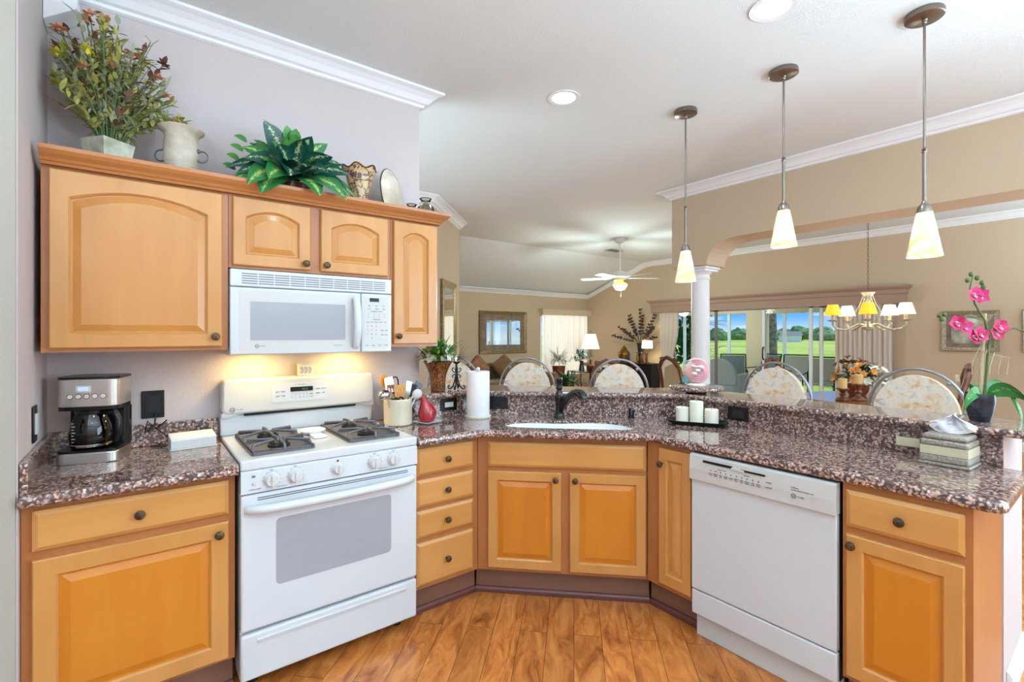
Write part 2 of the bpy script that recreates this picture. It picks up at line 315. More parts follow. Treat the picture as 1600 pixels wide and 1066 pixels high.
# ---------------------------------------------------------------- mesh helpers
def T(x=0, y=0, z=0, rx=0, ry=0, rz=0, s=1):
    return Matrix.Translation((x, y, z)) @ Matrix.Rotation(R(rz), 4, 'Z') @ Matrix.Rotation(R(ry), 4, 'Y') @ Matrix.Rotation(R(rx), 4, 'X') @ Matrix.Scale(s, 4)
class B:
    """collects shapes, then links them as ONE mesh object"""
    def __init__(s, M=None): s.bm = bmesh.new(); s.M = M or Matrix(); s.mi = 0; s.uv = s.bm.loops.layers.uv.new('UVMap')
    def v(s, co): return s.bm.verts.new(s.M @ Vector(co))
    def f(s, vs, sm=False):
        try: fc = s.bm.faces.new(vs)
        except ValueError: return None
        fc.material_index = s.mi; fc.smooth = sm; return fc
    def box(s, x0, x1, y0, y1, z0, z1, bev=0, seg=2):
        vs = [s.v((x, y, z)) for x in (x0, x1) for y in (y0, y1) for z in (z0, z1)]
        fs = [s.f([vs[i] for i in q]) for q in ((0, 1, 3, 2), (4, 6, 7, 5), (0, 4, 5, 1), (2, 3, 7, 6), (0, 2, 6, 4), (1, 5, 7, 3))]
        if bev:
            es = set(e for f in fs for e in f.edges)
            r = bmesh.ops.bevel(s.bm, geom=list(es), offset=bev, segments=seg, profile=.5, affect='EDGES', clamp_overlap=True)
            for f in r['faces']: f.material_index = s.mi; f.smooth = True
        return s
    def prism(s, pts, a, b, axis='z', bev=0, seg=2, sm=False):
        P = {'z': lambda p, h: (p[0], p[1], h), 'y': lambda p, h: (p[0], h, p[1]), 'x': lambda p, h: (h, p[0], p[1])}[axis]
        lo = [s.v(P(p, a)) for p in pts]; hi = [s.v(P(p, b)) for p in pts]; n = len(pts)
        f1 = s.f(lo[::-1]); f2 = s.f(hi); fs = []
        for i in range(n): fs.append(s.f([lo[i], lo[(i+1) % n], hi[(i+1) % n], hi[i]], sm))
        if bev:
            es = set(f1.edges) | set(f2.edges)
            r = bmesh.ops.bevel(s.bm, geom=list(es), offset=bev, segments=seg, profile=.5, affect='EDGES', clamp_overlap=True)
            for f in r['faces']: f.material_index = s.mi; f.smooth = True
        return s
    def rings(s, rs, cap0=True, cap1=True, sm=True, closed=True):
        rv = [[s.v(p) for p in r] for r in rs]
        for a, b in zip(rv, rv[1:]):
            n = len(a)
            for i in range(n if closed else n-1): s.f([a[i], a[(i+1) % n], b[(i+1) % n], b[i]], sm)
        if cap0: s.f(rv[0][::-1])
        if cap1: s.f(rv[-1])
        return s
    def lathe(s, prof, seg=32, cx=0, cy=0, z0=0, cap=True, sq=None):
        rs = []
        for r, z in prof:
            ring = []
            for k in range(seg):
                a = 2*PI*k/seg; c, d = math.cos(a), math.sin(a)
                if sq:  # rounded-square section
                    m = (abs(c)**sq+abs(d)**sq)**(-1/sq); c *= m; d *= m
                ring.append((cx+max(r, 1e-4)*c, cy+max(r, 1e-4)*d, z0+z))
            rs.append(ring)
        return s.rings(rs, cap, cap)
    def cyl(s, cx, cy, z0, z1, r, r2=None, seg=24): return s.lathe([(r, z0), (r if r2 is None else r2, z1)], seg, cx, cy)
    def tube(s, pts, r, seg=8, closed=False, flat=1.0):
        pts = [Vector(p) for p in pts]; n = len(pts); rr = r if isinstance(r, (list, tuple)) else [r]*n
        prev = None; rs = []
        for i, p in enumerate(pts):
            if closed: t = pts[(i+1) % n]-pts[i-1]
            else: t = pts[min(i+1, n-1)]-pts[max(i-1, 0)]
            t.normalize()
            if prev is None:
                u = t.cross(Vector((0, 0, 1)));
                if u.length < 1e-3: u = t.cross(Vector((0, 1, 0)))
            else: u = prev-t*prev.dot(t)
            u.normalize(); prev = u; w = t.cross(u)
            rs.append([p+(u*math.cos(2*PI*k/seg)*flat+w*math.sin(2*PI*k/seg))*rr[i] for k in range(seg)])
        if closed: rs.append(rs[0]); return s.rings(rs, False, False)
        return s.rings(rs)
    def ball(s, cx, cy, cz, rx, ry=None, rz=None, seg=16, n=10):
        ry = ry or rx; rz = rz or rx
        rs = []
        for j in range(n+1):
            a = -PI/2+PI*j/n; c = max(math.cos(a), .002)
            rs.append([(cx+rx*c*math.cos(2*PI*k/seg), cy+ry*c*math.sin(2*PI*k/seg), cz+rz*math.sin(a)) for k in range(seg)])
        return s.rings(rs)
    def torus(s, cx, cy, cz, R_, r, seg=28, axis='z'):
        pts = []
        for k in range(seg):
            a = 2*PI*k/seg; c, d = R_*math.cos(a), R_*math.sin(a)
            pts.append({'z': (cx+c, cy+d, cz), 'y': (cx+c, cy, cz+d), 'x': (cx, cy+c, cz+d)}[axis])
        return s.tube(pts, r, 8, True)
    def leaf(s, p, d, ln, w, droop=.3, up=(0, 0, 1), fold=.18, n=6, tip=1.0, base=.05):
        p = Vector(p); d = Vector(d).normalized(); up = Vector(up)
        side = d.cross(up)
        if side.length < 1e-3: side = Vector((1, 0, 0))
        side.normalize(); prev = None; q = p.copy(); dd = d.copy()
        for i in range(n+1):
            t = i/n; ww = w*.5*(math.sin(PI*min(1, t**.8))**.75*(1-base)+base*(1-t)) if i < n else .0005
            nrm = side.cross(dd).normalized()
            row = [s.v(q-side*ww+nrm*ww*fold), s.v(q), s.v(q+side*ww+nrm*ww*fold)]
            if prev:
                for j in range(2):
                    f = s.f([prev[j], prev[j+1], row[j+1], row[j]], True)
                    if f:
                        for lp, uvc in zip(f.loops, ((j/2, (i-1)/n), ((j+1)/2, (i-1)/n), ((j+1)/2, t), (j/2, t))): lp[s.uv].uv = uvc
            prev = row; q = q+dd*(ln/n); dd = (dd-Vector((0, 0, 1))*droop/n).normalized()
        return s
    def sweep(s, path, prof, closed=False, cap=True, sm=False):
        """prof = [(out, up)]; out is to the LEFT of the travel direction"""
        P = [Vector(p) for p in path]; n = len(P); rs = []
        for i, p in enumerate(P):
            def nrm(a, b): d = (b-a); d.z = 0; d.normalize(); return Vector((-d.y, d.x, 0))
            if closed or 0 < i < n-1:
                n1 = nrm(P[i-1], p); n2 = nrm(p, P[(i+1) % n]); m = (n1+n2); m = m/max(m.length_squared, 1e-6)*2 if m.length > 1e-4 else n1
                m = m*(1.0)
                m = (n1+n2)/(1+n1.dot(n2)) if 1+n1.dot(n2) > 1e-3 else n1
            elif i == 0: m = nrm(p, P[1])
            else: m = nrm(P[-2], p)
            rs.append([p+m*o+Vector((0, 0, u)) for o, u in prof])
        if closed: rs.append(rs[0])
        return s.rings(rs, cap and not closed, cap and not closed, sm)
    def text(s, str_, size, x, z, y=0, align='CENTER', ext=.0004):
        c = bpy.data.curves.new('t', 'FONT'); c.body = str_; c.size = size; c.align_x = align; c.extrude = ext
        o = bpy.data.objects.new('t', c); me = bpy.data.meshes.new_from_object(o)
        nb = len(s.bm.verts); s.bm.from_mesh(me); s.bm.verts.ensure_lookup_table()
        m = s.M @ Matrix.Translation((x, y, z)) @ Matrix.Rotation(PI/2, 4, 'X')
        for v in s.bm.verts[nb:]: v.co = m @ v.co
        bpy.data.objects.remove(o); bpy.data.curves.remove(c); bpy.data.meshes.remove(me); return s
    def build(s, name, mats, parent=None, **kw):
        bmesh.ops.recalc_face_normals(s.bm, faces=s.bm.faces)
        for e in s.bm.edges:
            if len(e.link_faces) == 2 and e.calc_face_angle(0) > .75: e.smooth = False
        me = bpy.data.meshes.new(name); s.bm.to_mesh(me); s.bm.free()
        for m in (mats if isinstance(mats, (list, tuple)) else [mats]): me.materials.append(M[m])
        o = bpy.data.objects.new(name, me); COL.objects.link(o)
        if parent: o.parent = parent
        for k, v in kw.items():
            if k == 'loc': o.location = v
            elif k == 'rz': o.rotation_euler[2] = R(v)
            elif k == 'cat': o['category'] = v
            else: o[k] = v
        return o
def thing(name, label, cat, loc=(0, 0, 0), rz=0, group=None):
    o = bpy.data.objects.new(name, None); COL.objects.link(o); o.empty_display_size = .05
    o.location = loc; o.rotation_euler = (0, 0, R(rz)); o['label'] = label; o['category'] = cat
    if group: o['group'] = group
    return o
def kids(o): return [c for c in COL.objects if c.parent == o]
def dup(o, loc=None, rz=None, label=None, parent=None):
    c = o.copy(); COL.objects.link(c); c.parent = parent
    if loc is not None: c.location = loc
    if rz is not None: c.rotation_euler = (0, 0, R(rz))
    if label: c['label'] = label
    for k in kids(o): dup(k, parent=c)
    return c
def struct(name, b, m, **kw): return b.build(name, m, kind='structure', **kw)
def arc(cx, cz, rx, rz, a0, a1, n): return [(cx+rx*math.cos(R(a0+(a1-a0)*i/n)), cz+rz*math.sin(R(a0+(a1-a0)*i/n))) for i in range(n+1)]
def rrect(x0, x1, z0, z1, r, n=5):
    return arc(x1-r, z1-r, r, r, 0, 90, n)+arc(x0+r, z1-r, r, r, 90, 180, n)+arc(x0+r, z0+r, r, r, 180, 270, n)+arc(x1-r, z0+r, r, r, 270, 360, n)

# ---------------------------------------------------------------- the setting
H = 2.92; YC = 6.3; XS = 8.45; YF = 8.0; ZF = 2.34
struct('floor', B().box(-4, 8.6, -3.2, 8.2, -.1, 0), 'floor')
def cz(y): return H if y <= YC else H-(y-YC)*(H-ZF)/(YF-YC)
struct('ceiling', B().prism([(-3.3, H), (YC, H), (8.15, cz(8.15)), (8.15, cz(8.15)+.3), (YC, H+.3), (-3.3, H+.3)], -4.1, 8.7, 'x'), 'ceil')
struct('wall_kitchen', B().box(-.3, 1.39, 2.75, 2.87, 0, H), 'wallk')
struct('wall_left', B().box(-.42, -.30, 2.14, 2.87, 0, H), 'wallk')
struct('wall_left_return', B().box(-2.9, -.305, 2.13, 2.25, 0, H), 'wallc')
struct('wall_hall', B().box(-.4, 2.50, 4.70, 4.82, 0, H), 'wallb')
struct('wall_hall_left', B().box(-.42, -.32, 2.87, 4.8, 0, H), 'wallb')
struct('wall_diagonal', B().prism([(2.50, 4.70), (3.43, 5.61), (3.345, 5.695), (2.415, 4.785)], 0, H), 'wallb')
b = B().prism([(5.60, 0), (5.60, H), (YC, H), (8.0, cz(8.0)), (8.0, 0)], 3.31, 3.43, 'x'); struct('wall_alcove', b, 'wallb')
b = B(); b.box(3.31, 6.97, YF, 8.14, 0, 2.36); b.box(6.97, 8.38, YF, 8.14, 0, .55); b.box(6.97, 8.38, YF, 8.14, 1.86, 2.36); b.box(8.38, 8.45, YF, 8.14, 0, 2.36)
struct('wall_far', b, 'wallb')
b = B(); b.box(XS, 8.6, -3.2, 2.3, 0, H); b.box(XS, 8.6, 2.3, 5.75, 1.95, H)
b.prism([(5.75, 0), (8.14, 0), (8.14, cz(8.14)), (YC, H), (5.75, H)], XS, 8.6, 'x')
struct('wall_patio', b, 'wallb')
struct('wall_back', B().box(-2.9, 8.45, -3.0, -2.88, 0, H), 'wallk')
struct('wall_nook', B().box(-3.0, -2.88, -3.0, 2.25, 0, H), 'wallk')
# header with eased arch corner over the column
z0 = 2.345
pts = [(-2.85, H), (3.0, H), (3.0, 2.11), (2.61, 2.11)]+[(2.61-.32*(1-math.cos(R(a))), 2.11+(z0-2.11)*math.sin(R(a))) for a in range(10, 91, 10)]+[(-2.85, z0)]
struct('wall_header', B().prism(pts, 4.45, 4.80, 'x'), 'wallb')
# half wall carrying the raised bar
hw = [(1.2, 2.62), (1.667, 2.62), (2.605, 1.682), (2.605, .31), (2.735, .31), (2.735, 1.72), (1.71, 2.75), (1.2, 2.745)]
struct('wall_half', B().prism([(1.395, 2.62)]+hw[1:7]+[(1.395, 2.75)], 0, 1.033).box(2.736, 3.08, .31, .43, 0, 1.033), 'wallk')
# unseen window frames added behind the camera to go with the fill lamps
b = B(); b.box(-2.0, 1.6, -2.885, -2.83, .6, .68); b.box(-2.0, 1.6, -2.885, -2.83, 2.52, 2.6)
for xx in (-2.0, -.82, .36, 1.52): b.box(xx, xx+.08, -2.885, -2.83, .6, 2.6)
struct('added_window_frame_2', b, 'trim')
b = B(); b.box(-2.885, -2.83, -2.0, .8, .6, .68); b.box(-2.885, -2.83, -2.0, .8, 2.52, 2.6)
for yy in (-2.0, -.65, .72): b.box(-2.885, -2.83, yy, yy+.08, .6, 2.6)
struct('added_window_frame_3', b, 'trim')

# crown mouldings: profile (out from wall, up from ceiling)
CP = [(0, 0), (.115, 0), (.115, -.014), (.1, -.02), (.088, -.024), (.062, -.042), (.04, -.066), (.022, -.072), (.018, -.084), (0, -.09)]
def crown(name, path, z=H, sc=1.0, closed=False):
    b = B(); b.sweep([(p[0], p[1], p[2] if len(p) > 2 else z-.001) for p in path], [(o*sc, u*sc) for o, u in CP], closed)
    return struct(name, b, 'trim')
crown('trim_1', [(1.392, 2.87), (1.392, 2.748), (-.298, 2.748)])
crown('trim_2', [(4.80, 3.002), (4.448, 3.002), (4.448, -2.85)][::-1] and [(4.448, -2.85), (4.448, 3.002), (4.80, 3.002)])
crown('trim_3', [(XS-.002, -2.8, H), (XS-.002, YC, H), (XS-.002, YF-.002, ZF), (3.43, YF-.002, ZF)])
crown('trim_4', [(3.432, 5.612, H-.001), (2.50, 4.698, H-.001), (-.3, 4.698, H-.001)])
crown('trim_5', [(4.802, 3.0), (4.802, -2.85)])
# short crown return at the top of the left wall
b = B(); b.box(-.3, -.298+.10, 2.62, 2.745, 2.735, 2.80, .004); b.prism([(-.298, 2.66), (-.2, 2.735), (-.298, 2.735)], 2.62, 2.745, 'y'); struct('trim_6', b, 'trim')
BP = [(0, 0), (.016, 0), (.016, .09), (.008, .105), (0, .11)]
b = B().sweep([(4.0, YF-.001, 0), (3.45, YF-.001, 0)], BP); b.sweep([(XS-.001, 5.76, 0), (XS-.001, YF-.001, 0), (4.0, YF-.001, 0)], BP); struct('baseboard_far', b, 'trim')
struct('baseboard_half_wall', B().sweep([(2.665, .309, 0), (3.082, .309, 0), (3.082, .432, 0), (2.737, .432, 0), (2.737, 1.72, 0), (1.71, 2.752, 0), (1.4, 2.752, 0)][::-1], BP), 'trim')
struct('baseboard_patio', B().sweep([(XS-.001, -2.8, 0), (XS-.001, 2.29, 0)], BP), 'trim')

# column under the header
t = thing('column', 'round white column with square capital under the header wall', 'column', (4.62, 2.775, 0)); t['kind'] = 'structure'; t.name = 'trim_7'
b = B(); b.lathe([(.125, 0), (.125, .05), (.11, .09), (.098, .10), (.093, 1.2), (.088, 1.98), (.098, 1.985), (.098, 2.0), (.09, 2.005), (.09, 2.03), (.105, 2.045), (.115, 2.06)], 40)
b.box(-.125, .125, -.125, .125, 2.06, 2.085, .004); b.box(-.14, .14, -.14, .14, 2.085, 2.109, .004)
b.build('column_shaft', 'trim', t)

# patio doors: big slider
def slider(name, y0, y1, label):
    b = B(); w = .055
    return b
t = thing('patio_door', 'wide sliding glass patio door with pale metal frame', 'patio door', (8.52, 2.3, 0)); t['kind'] = 'structure'; t.name = 'door_1'
b = B(); b.box(-.05, .07, 0, 3.45, 1.90, 1.95); b.box(-.05, .07, 0, 3.45, 0, .03); b.box(-.05, .07, 0, .04, 0, 1.95); b.box(-.05, .07, 3.41, 3.45, 0, 1.95); b.build('door_frame', 'alum', t)
def sash(y0, y1, xo, m='alum'):
    b = B(); w = .045
    b.box(xo-.015, xo+.015, y0, y0+w, .03, 1.9); b.box(xo-.015, xo+.015, y1-w, y1, .03, 1.9); b.box(xo-.015, xo+.015, y0, y1, .03, .12); b.box(xo-.015, xo+.015, y0, y1, 1.84, 1.9)
    s = b.build('sash', m, t); B().box(xo-.003, xo+.003, y0+w, y1-w, .12, 1.84).build('pane', 'glass', s); return s
sash(.04, .78, .03, 'alumf'); s2 = sash(.72, .92, 0, 'alum'); sash(.86, 1.64, -.03); sash(1.60, 2.54, .03, 'alum'); sash(2.46, 3.41, -.03, 'alumf')
b = B(); b.tube([(-.06, 1.61, .98), (-.09, 1.61, 1.02), (-.09, 1.61, 1.16), (-.06, 1.61, 1.2)], .012); b.build('door_handle', 'black', t)
# far window
t = thing('far_window', 'bright window behind sheer curtains', 'window', (6.97, 8.03, .55)); t['kind'] = 'structure'; t.name = 'window_1'
b = B(); b.box(0, 1.41, 0, .06, 0, .05); b.box(0, 1.41, 0, .06, 1.26, 1.31); b.box(0, .05, 0, .06, 0, 1.31); b.box(1.36, 1.41, 0, .06, 0, 1.31); b.box(0, 1.41, .01, .05, .63, .68); b.build('window_frame', 'trim', t)
B().box(.05, 1.36, .03, .034, .05, 1.26).build('pane', 'glass', t)

# recessed ceiling lights
def canlight(x, y, label):
    t = thing('recessed_light', label, 'ceiling light', (x, y, H), 0, None)
    b = B(); b.lathe([(.075, -.004), (.1, -.006), (.1, -.0005), (.075, -.0005)], 40, cap=False); b.build('trim_ring', 'trim', t)
    B().cyl(0, 0, -.004, -.0005, .074, seg=40).build('lens', 'canlit', t)
canlight(2.13, 2.22, 'lit recessed ceiling light above the sink corner')
canlight(2.30, 1.02, 'lit recessed ceiling light at the top edge of the photo, beside the pendants')

# outside: lanai and golf course
struct('ground', B().prism([(8.6, -1.5), (12.4, -1.5), (12.4, 10), (8.6, 10)], -.1, -.02), 'concrete')
o = bpy.data.objects['ground']; o.name = 'floor_lanai'
b = B(); b.box(8.6, 12.4, -1.6, 10, 2.3, 2.45); b.box(11.95, 12.2, -1.6, 10, 1.93, 2.3)
b.box(11.9, 12.2, 5.5, 5.92, 0, 2.3)
sc = []
for i in range(40):
    y = 3.2+i*.06; sc += [(y, 1.90+.018*math.sin(i*PI/2)), ]
b.prism([(3.2, 2.0)]+[(3.2+i*.02, 1.89+.02*abs(math.sin(i*PI/9))) for i in range(125)]+[(5.69, 2.0)], 11.93, 11.95, 'x')
struct('ceiling_lanai', b, 'lanaiw')
b = B()
for y in (6.42, 5.07, 7.7, 3.95, 2.7, 9.0): b.box(12.0, 12.05, y-.033, y+.033, -.02, 1.95)
struct('trim_8', b, 'alum')
# fairway: gently rising sheet
b = B(); rows = []
for i in range(40):
    d = 12.4+(i/39)**2*170; row = []
    for j in range(41):
        y = -60+j*6.5 if d > 60 else -10+j*1.4
        y = (-10+j*1.4)*(1+(d-12.4)/45)-(d-12.4)*.05
        z = -.12+ .5*max(0, (d-30)/150)+ .12*math.sin(d*.05+y*.03)*min(1, d/60)*(.3)
        row.append((d, y, z))
    rows.append(row)
b.rings(rows, False, False, True, closed=False); struct('ground', b, 'grass')

# ---------------------------------------------------------------- cabinets
def knob(parent, x, y, z, s=1.0):
    b = B(T(x, y, z, rx=90)); n = 14
    b.lathe([(.006, 0), (.006, .012), (.0135*s, .016), (.0165*s, .021), (.0155*s, .026), (.009*s, .029), (.001, .030)], 28)
    for k in range(n):
        a = 2*PI*k/n; b.tube([(.005*math.cos(a), .005*math.sin(a), .0295), (.0135*math.cos(a), .0135*math.sin(a), .0272)], .0011, 5)
    return b.build('knob', 'bronze', parent)
def door(parent, x0, x1, z0, z1, yf, arch=0, st=.058, kx=None, kz=None, panelmat='woodp', th=.02, rail=None):
    rail = rail or st
    n = 14
    def outline(i, y, ia=None):   # i = inset from door edge; arch rise applies on inner lines
        xa, xb, za, zb = x0+i, x1-i, z0+i*(rail/st if i > .02 else 1), z1-i*(rail/st if i > .02 else 1)
        pts = [(xa, y, za), (xb, y, za)]
        for k in range(n+1):
            t = k/n; xx = xb+(xa-xb)*t
            dz = 0
            if arch and i > .02: dz = -arch*(2*t-1)**2
            pts.append((xx, y, zb+dz-(0 if not (arch and i > .02) else 0)))
        return pts
    b = B(); e = .004
    b.rings([outline(0, yf+th), outline(0, yf+.004), outline(.004, yf), outline(st-.006, yf), outline(st, yf+.007), outline(st, yf+th)], False, False, False)
    d = b.build('door', 'wood', parent)
    b = B()
    b.rings([outline(st-.001, yf+.016), outline(st-.001, yf+.012), outline(st+.006, yf+.012), outline(st+.03, yf+.004)], False, True, False)
    b.build('panel', panelmat, d)
    if kx is not None: knob(d, kx, yf, kz)
    return d
def drawer(parent, x0, x1, z0, z1, yf, kn=True, th=.02):
    b = B()
    def o(i, y): return [(x0+i, y, z0+i), (x1-i, y, z0+i), (x1-i, y, z1-i), (x0+i, y, z1-i)]
    b.rings([o(0, yf+th), o(0, yf+.008), o(.014, yf), ], True, True, False)
    d = b.build('drawer_front', 'woodh', parent)
    if kn: knob(d, (x0+x1)/2, yf, (z0+z1)/2)
    return d
def kick(parent, x0, x1, y=.06, mould=True):
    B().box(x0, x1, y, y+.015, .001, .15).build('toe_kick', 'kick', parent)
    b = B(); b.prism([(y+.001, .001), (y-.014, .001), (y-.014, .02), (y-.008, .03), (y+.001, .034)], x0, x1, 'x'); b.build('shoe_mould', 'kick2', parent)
BASEZ = .874
# left base cabinet
t = thing('base_cabinet', 'maple base cabinet with one wide drawer and one door, left of the white range', 'cabinet', (-.298, 2.17, 0))
b = B(); b.box(0, .596, 0, .02, .15, BASEZ); b.box(0, .596, .02, .575, .15, .17); b.box(0, .016, .02, .575, .15, BASEZ-.002); b.box(.58, .596, .02, .575, .15, BASEZ-.002); b.build('cabinet_body', 'frame', t)
drawer(t, .027, .573, .723, .853, -.02); door(t, .027, .573, .165, .694, -.02, 0, .062, .54, .655, 'woodq')
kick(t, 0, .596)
# drawer stack right of range
t = thing('drawer_cabinet', 'narrow maple base cabinet with four stacked drawers, right of the range', 'cabinet', (1.068, 2.18, 0))
b = B(); b.box(0, .379, 0, .02, .15, BASEZ); b.box(0, .016, .02, .5, .15, BASEZ-.002); b.box(0, .33, .02, .4, .15, .17); b.build('cabinet_body', 'frame', t)
for a, c in ((.719, .852), (.561, .696), (.409, .542), (.171, .384)): drawer(t, .012, .344, a, c, -.02)
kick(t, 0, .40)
# sink cabinet on the diagonal: origin at left corner (1.45, 2.18)
t = thing('sink_cabinet', 'maple sink cabinet set on the diagonal, two doors under a wide false drawer', 'cabinet', (1.451, 2.181, 0), -45)
b = B(); wS = .89
b.box(0, wS, 0, .02, .15, BASEZ); b.box(.02, wS-.02, .02, .45, .15, .17); b.build('cabinet_body', 'frame', t)
off = .516
d = drawer(t, -.458+off, .367+off, .712, .843, -.02, False)
door(t, -.458+off, -.0665+off, .17, .688, -.02, 0, .052, -.095+off, .655, 'woodq'); door(t, -.0224+off, .367+off, .17, .688, -.02, 0, .052, .006+off, .655, 'woodq')
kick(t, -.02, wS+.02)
# narrow cabinet on the right run
RR = -90
t = thing('narrow_cabinet', 'tall narrow one-door maple base cabinet between sink cabinet and dishwasher', 'cabinet', (2.08, 1.546, 0), RR)
b = B(); b.box(0, .262, 0, .02, .15, BASEZ); b.box(.246, .262, .02, .5, .15, BASEZ-.002); b.box(.06, .25, .02, .4, .15, .17); b.build('cabinet_body', 'frame', t)
door(t, .079, .256, .175, .852, -.02, 0, .05, .1, .775, 'wood', rail=.06); kick(t, -.02, .262)
# end cabinet
t = thing('end_cabinet', 'maple base cabinet with a drawer and door at the right end of the counter', 'cabinet', (2.07, .668, 0), RR)
b = B(); b.box(0, .355, 0, .02, .15, BASEZ); b.box(.342, .355, .02, .53, 0.001, BASEZ-.002); b.box(0, .016, .02, .53, .15, BASEZ-.002); b.box(0, .35, .02, .53, .15, .17); b.build('cabinet_body', 'frame', t)
drawer(t, .015, .337, .718, .85, -.02); door(t, .015, .337, .17, .688, -.02, 0, .055, .035, .655, 'woodq'); kick(t, 0, .34)

# upper cabinets
def upper(name, label, x0, x1, z0, doors, y=2.408, d=.34):
    t = thing(name, label, 'cabinet', (x0, y, z0)); w = x1-x0
    B().box(0, w, 0, d, 0, 2.045-z0).build('cabinet_body', 'frame', t)
    for (a, c, za, zb, ar, st, kx, kz) in doors: door(t, a-x0, c-x0, za-z0, zb-z0, -.02, ar, st, kx-x0, kz-z0)
    return t
upper('wall_cabinet', 'large upper maple cabinet with one arched door above the coffee maker', -.28, .305, 1.353, [(-.258, .281, 1.368, 2.02, .045, .058, .255, 1.41)])
upper('wall_cabinet', 'short two-door upper maple cabinet above the microwave', .307, 1.047, 1.71, [(.3207, .6424, 1.722, 2.02, .035, .055, .618, 1.75), (.6897, 1.0286, 1.722, 2.02, .035, .055, .712, 1.75)])
upper('wall_cabinet', 'tall narrow upper maple cabinet right of the microwave', 1.049, 1.33, 1.353, [(1.062, 1.317, 1.368, 2.02, .03, .058, 1.082, 1.41)])
b = B().sweep([(1.33, 2.745, 2.03), (1.33, 2.388, 2.03), (-.28, 2.388, 2.03), ], [(0, 0), (.006, 0), (.010, .01), (.016, .012), (.022, .022), (.038, .034), (.048, .046), (.05, .06), (0, .06)][::1])
b.build('cabinet_cornice', 'crownw', label='stepped maple cornice running along the top of the wall cabinets', cat='cabinet cornice')
B().box(-.28, 1.33, 2.389, 2.745, 2.0455, 2.06).build('cabinet_top_board', 'crownw', label='flat maple board capping the upper cabinets behind the cornice', cat='shelf board')

# ---------------------------------------------------------------- granite
GZ0, GZ1 = .875, .914
nose = [(0, 0), (.012, .002), (.018, .008), (.02, .02), (.018, .031), (.012, .037), (0, .039)]
def slab(b, outer, hole=None, z0=GZ0, z1=GZ1):
    def ring(pts, z): return [b.v((p[0], p[1], z)) for p in pts]
    for z in (z0, z1):
        es = []
        for pts in ([outer]+([hole] if hole else [])):
            vs = ring(pts, z); n = len(vs)
            for i in range(n): es.append(b.bm.edges.new((vs[i], vs[(i+1) % n])))
        bmesh.ops.triangle_fill(b.bm, use_beauty=True, edges=es)
    bmesh.ops.remove_doubles(b.bm, verts=b.bm.verts, dist=1e-6)
    for pts in ([outer]+([hole] if hole else [])):
        n = len(pts)
        a = ring(pts, z0); c = ring(pts, z1)
        for i in range(n): b.f([a[i], a[(i+1) % n], c[(i+1) % n], c[i]])
    bmesh.ops.remove_doubles(b.bm, verts=b.bm.verts, dist=1e-5)
# left counter + splash
b = B(); slab(b, [(-.298, 2.13), (.303, 2.13), (.303, 2.748), (-.298, 2.748)]); b.sweep([(.303, 2.13, GZ0), (-.298, 2.13, GZ0)], nose)
b.build('countertop', 'granite', label='polished brown granite worktop left of the range, under the coffee maker', cat='countertop')
b = B(); b.box(-.298, .303, 2.728, 2.748, GZ1+.0005, 1.015, .003); b.box(-.298, -.278, 2.14, 2.7275, GZ1+.0005, 1.015, .003)
b.build('backsplash', 'granite', label='low granite splash strip round the left worktop corner', cat='backsplash')
# sink outline in (u,v) -> world
def uv(u, v): return ((u+v)/math.sqrt(2), (v-u)/math.sqrt(2))
so = []
K = [(-.385, 2.68), (-.38, 2.74), (-.345, 2.80), (-.28, 2.825), (-.2, 2.83), (-.12, 2.828), (-.06, 2.832), (0, 2.850), (.07, 2.868), (.15, 2.87), (.22, 2.85), (.28, 2.81), (.318, 2.75), (.328, 2.69), (.322, 2.64), (.295, 2.612), (.24, 2.603), (.1, 2.60), (-.05, 2.60), (-.2, 2.60), (-.29, 2.604), (-.345, 2.618), (-.375, 2.64)]
hole = [uv(u, v) for u, v in K]
outer = [(1.066, 2.13), (1.436, 2.13), (2.06, 1.506), (2.06, .275), (2.067, .26), (2.08, .255), (2.588, .255), (2.588, 1.672), (1.665, 2.604), (1.20, 2.604), (1.20, 2.748), (1.066, 2.748)]
b = B(); slab(b, outer, hole, .897)
b.sweep([(2.588, .255, GZ0), (2.08, .255, GZ0), (2.067, .26, GZ0), (2.06, .275, GZ0), (2.06, 1.506, GZ0), (1.436, 2.13, GZ0), (1.066, 2.13, GZ0)], nose)
b.build('countertop', 'granite', label='long angled brown granite worktop holding the sink, right of the range', cat='countertop')
# riser
b = B(); b.sweep([(1.2, 2.605, GZ1+.0005), (1.662, 2.605, GZ1+.0005), (2.590, 1.672, GZ1+.0005), (2.590, .31, GZ1+.0005)][::-1], [(0, 0), (0, .1195), (-.013, .1195), (-.013, 0)])
b.build('backsplash', 'granite', label='upright granite riser between the lower worktop and the raised bar', cat='backsplash')
# raised bar
bar = [(1.215, 2.58), (1.642, 2.58), (2.57, 1.652), (2.57, .10), (2.865, .10), (2.865, 1.79), (1.79, 2.87), (1.395, 2.87), (1.395, 2.749), (1.215, 2.749)]
b = B(); slab(b, bar, None, 1.034, 1.065)
n2 = [(o, u*.031/.039) for o, u in nose]
b.sweep([(2.865, .10, 1.034), (2.57, .10, 1.034), (2.57, 1.652, 1.034), (1.642, 2.58, 1.034), (1.215, 2.58, 1.034)], n2)
b.sweep([(1.395, 2.87, 1.034), (1.79, 2.87, 1.034), (2.865, 1.79, 1.034), (2.865, .10, 1.034)], n2)
b.build('bar_counter', 'granite', label='raised granite breakfast bar ledge bending around the kitchen corner', cat='bar counter')
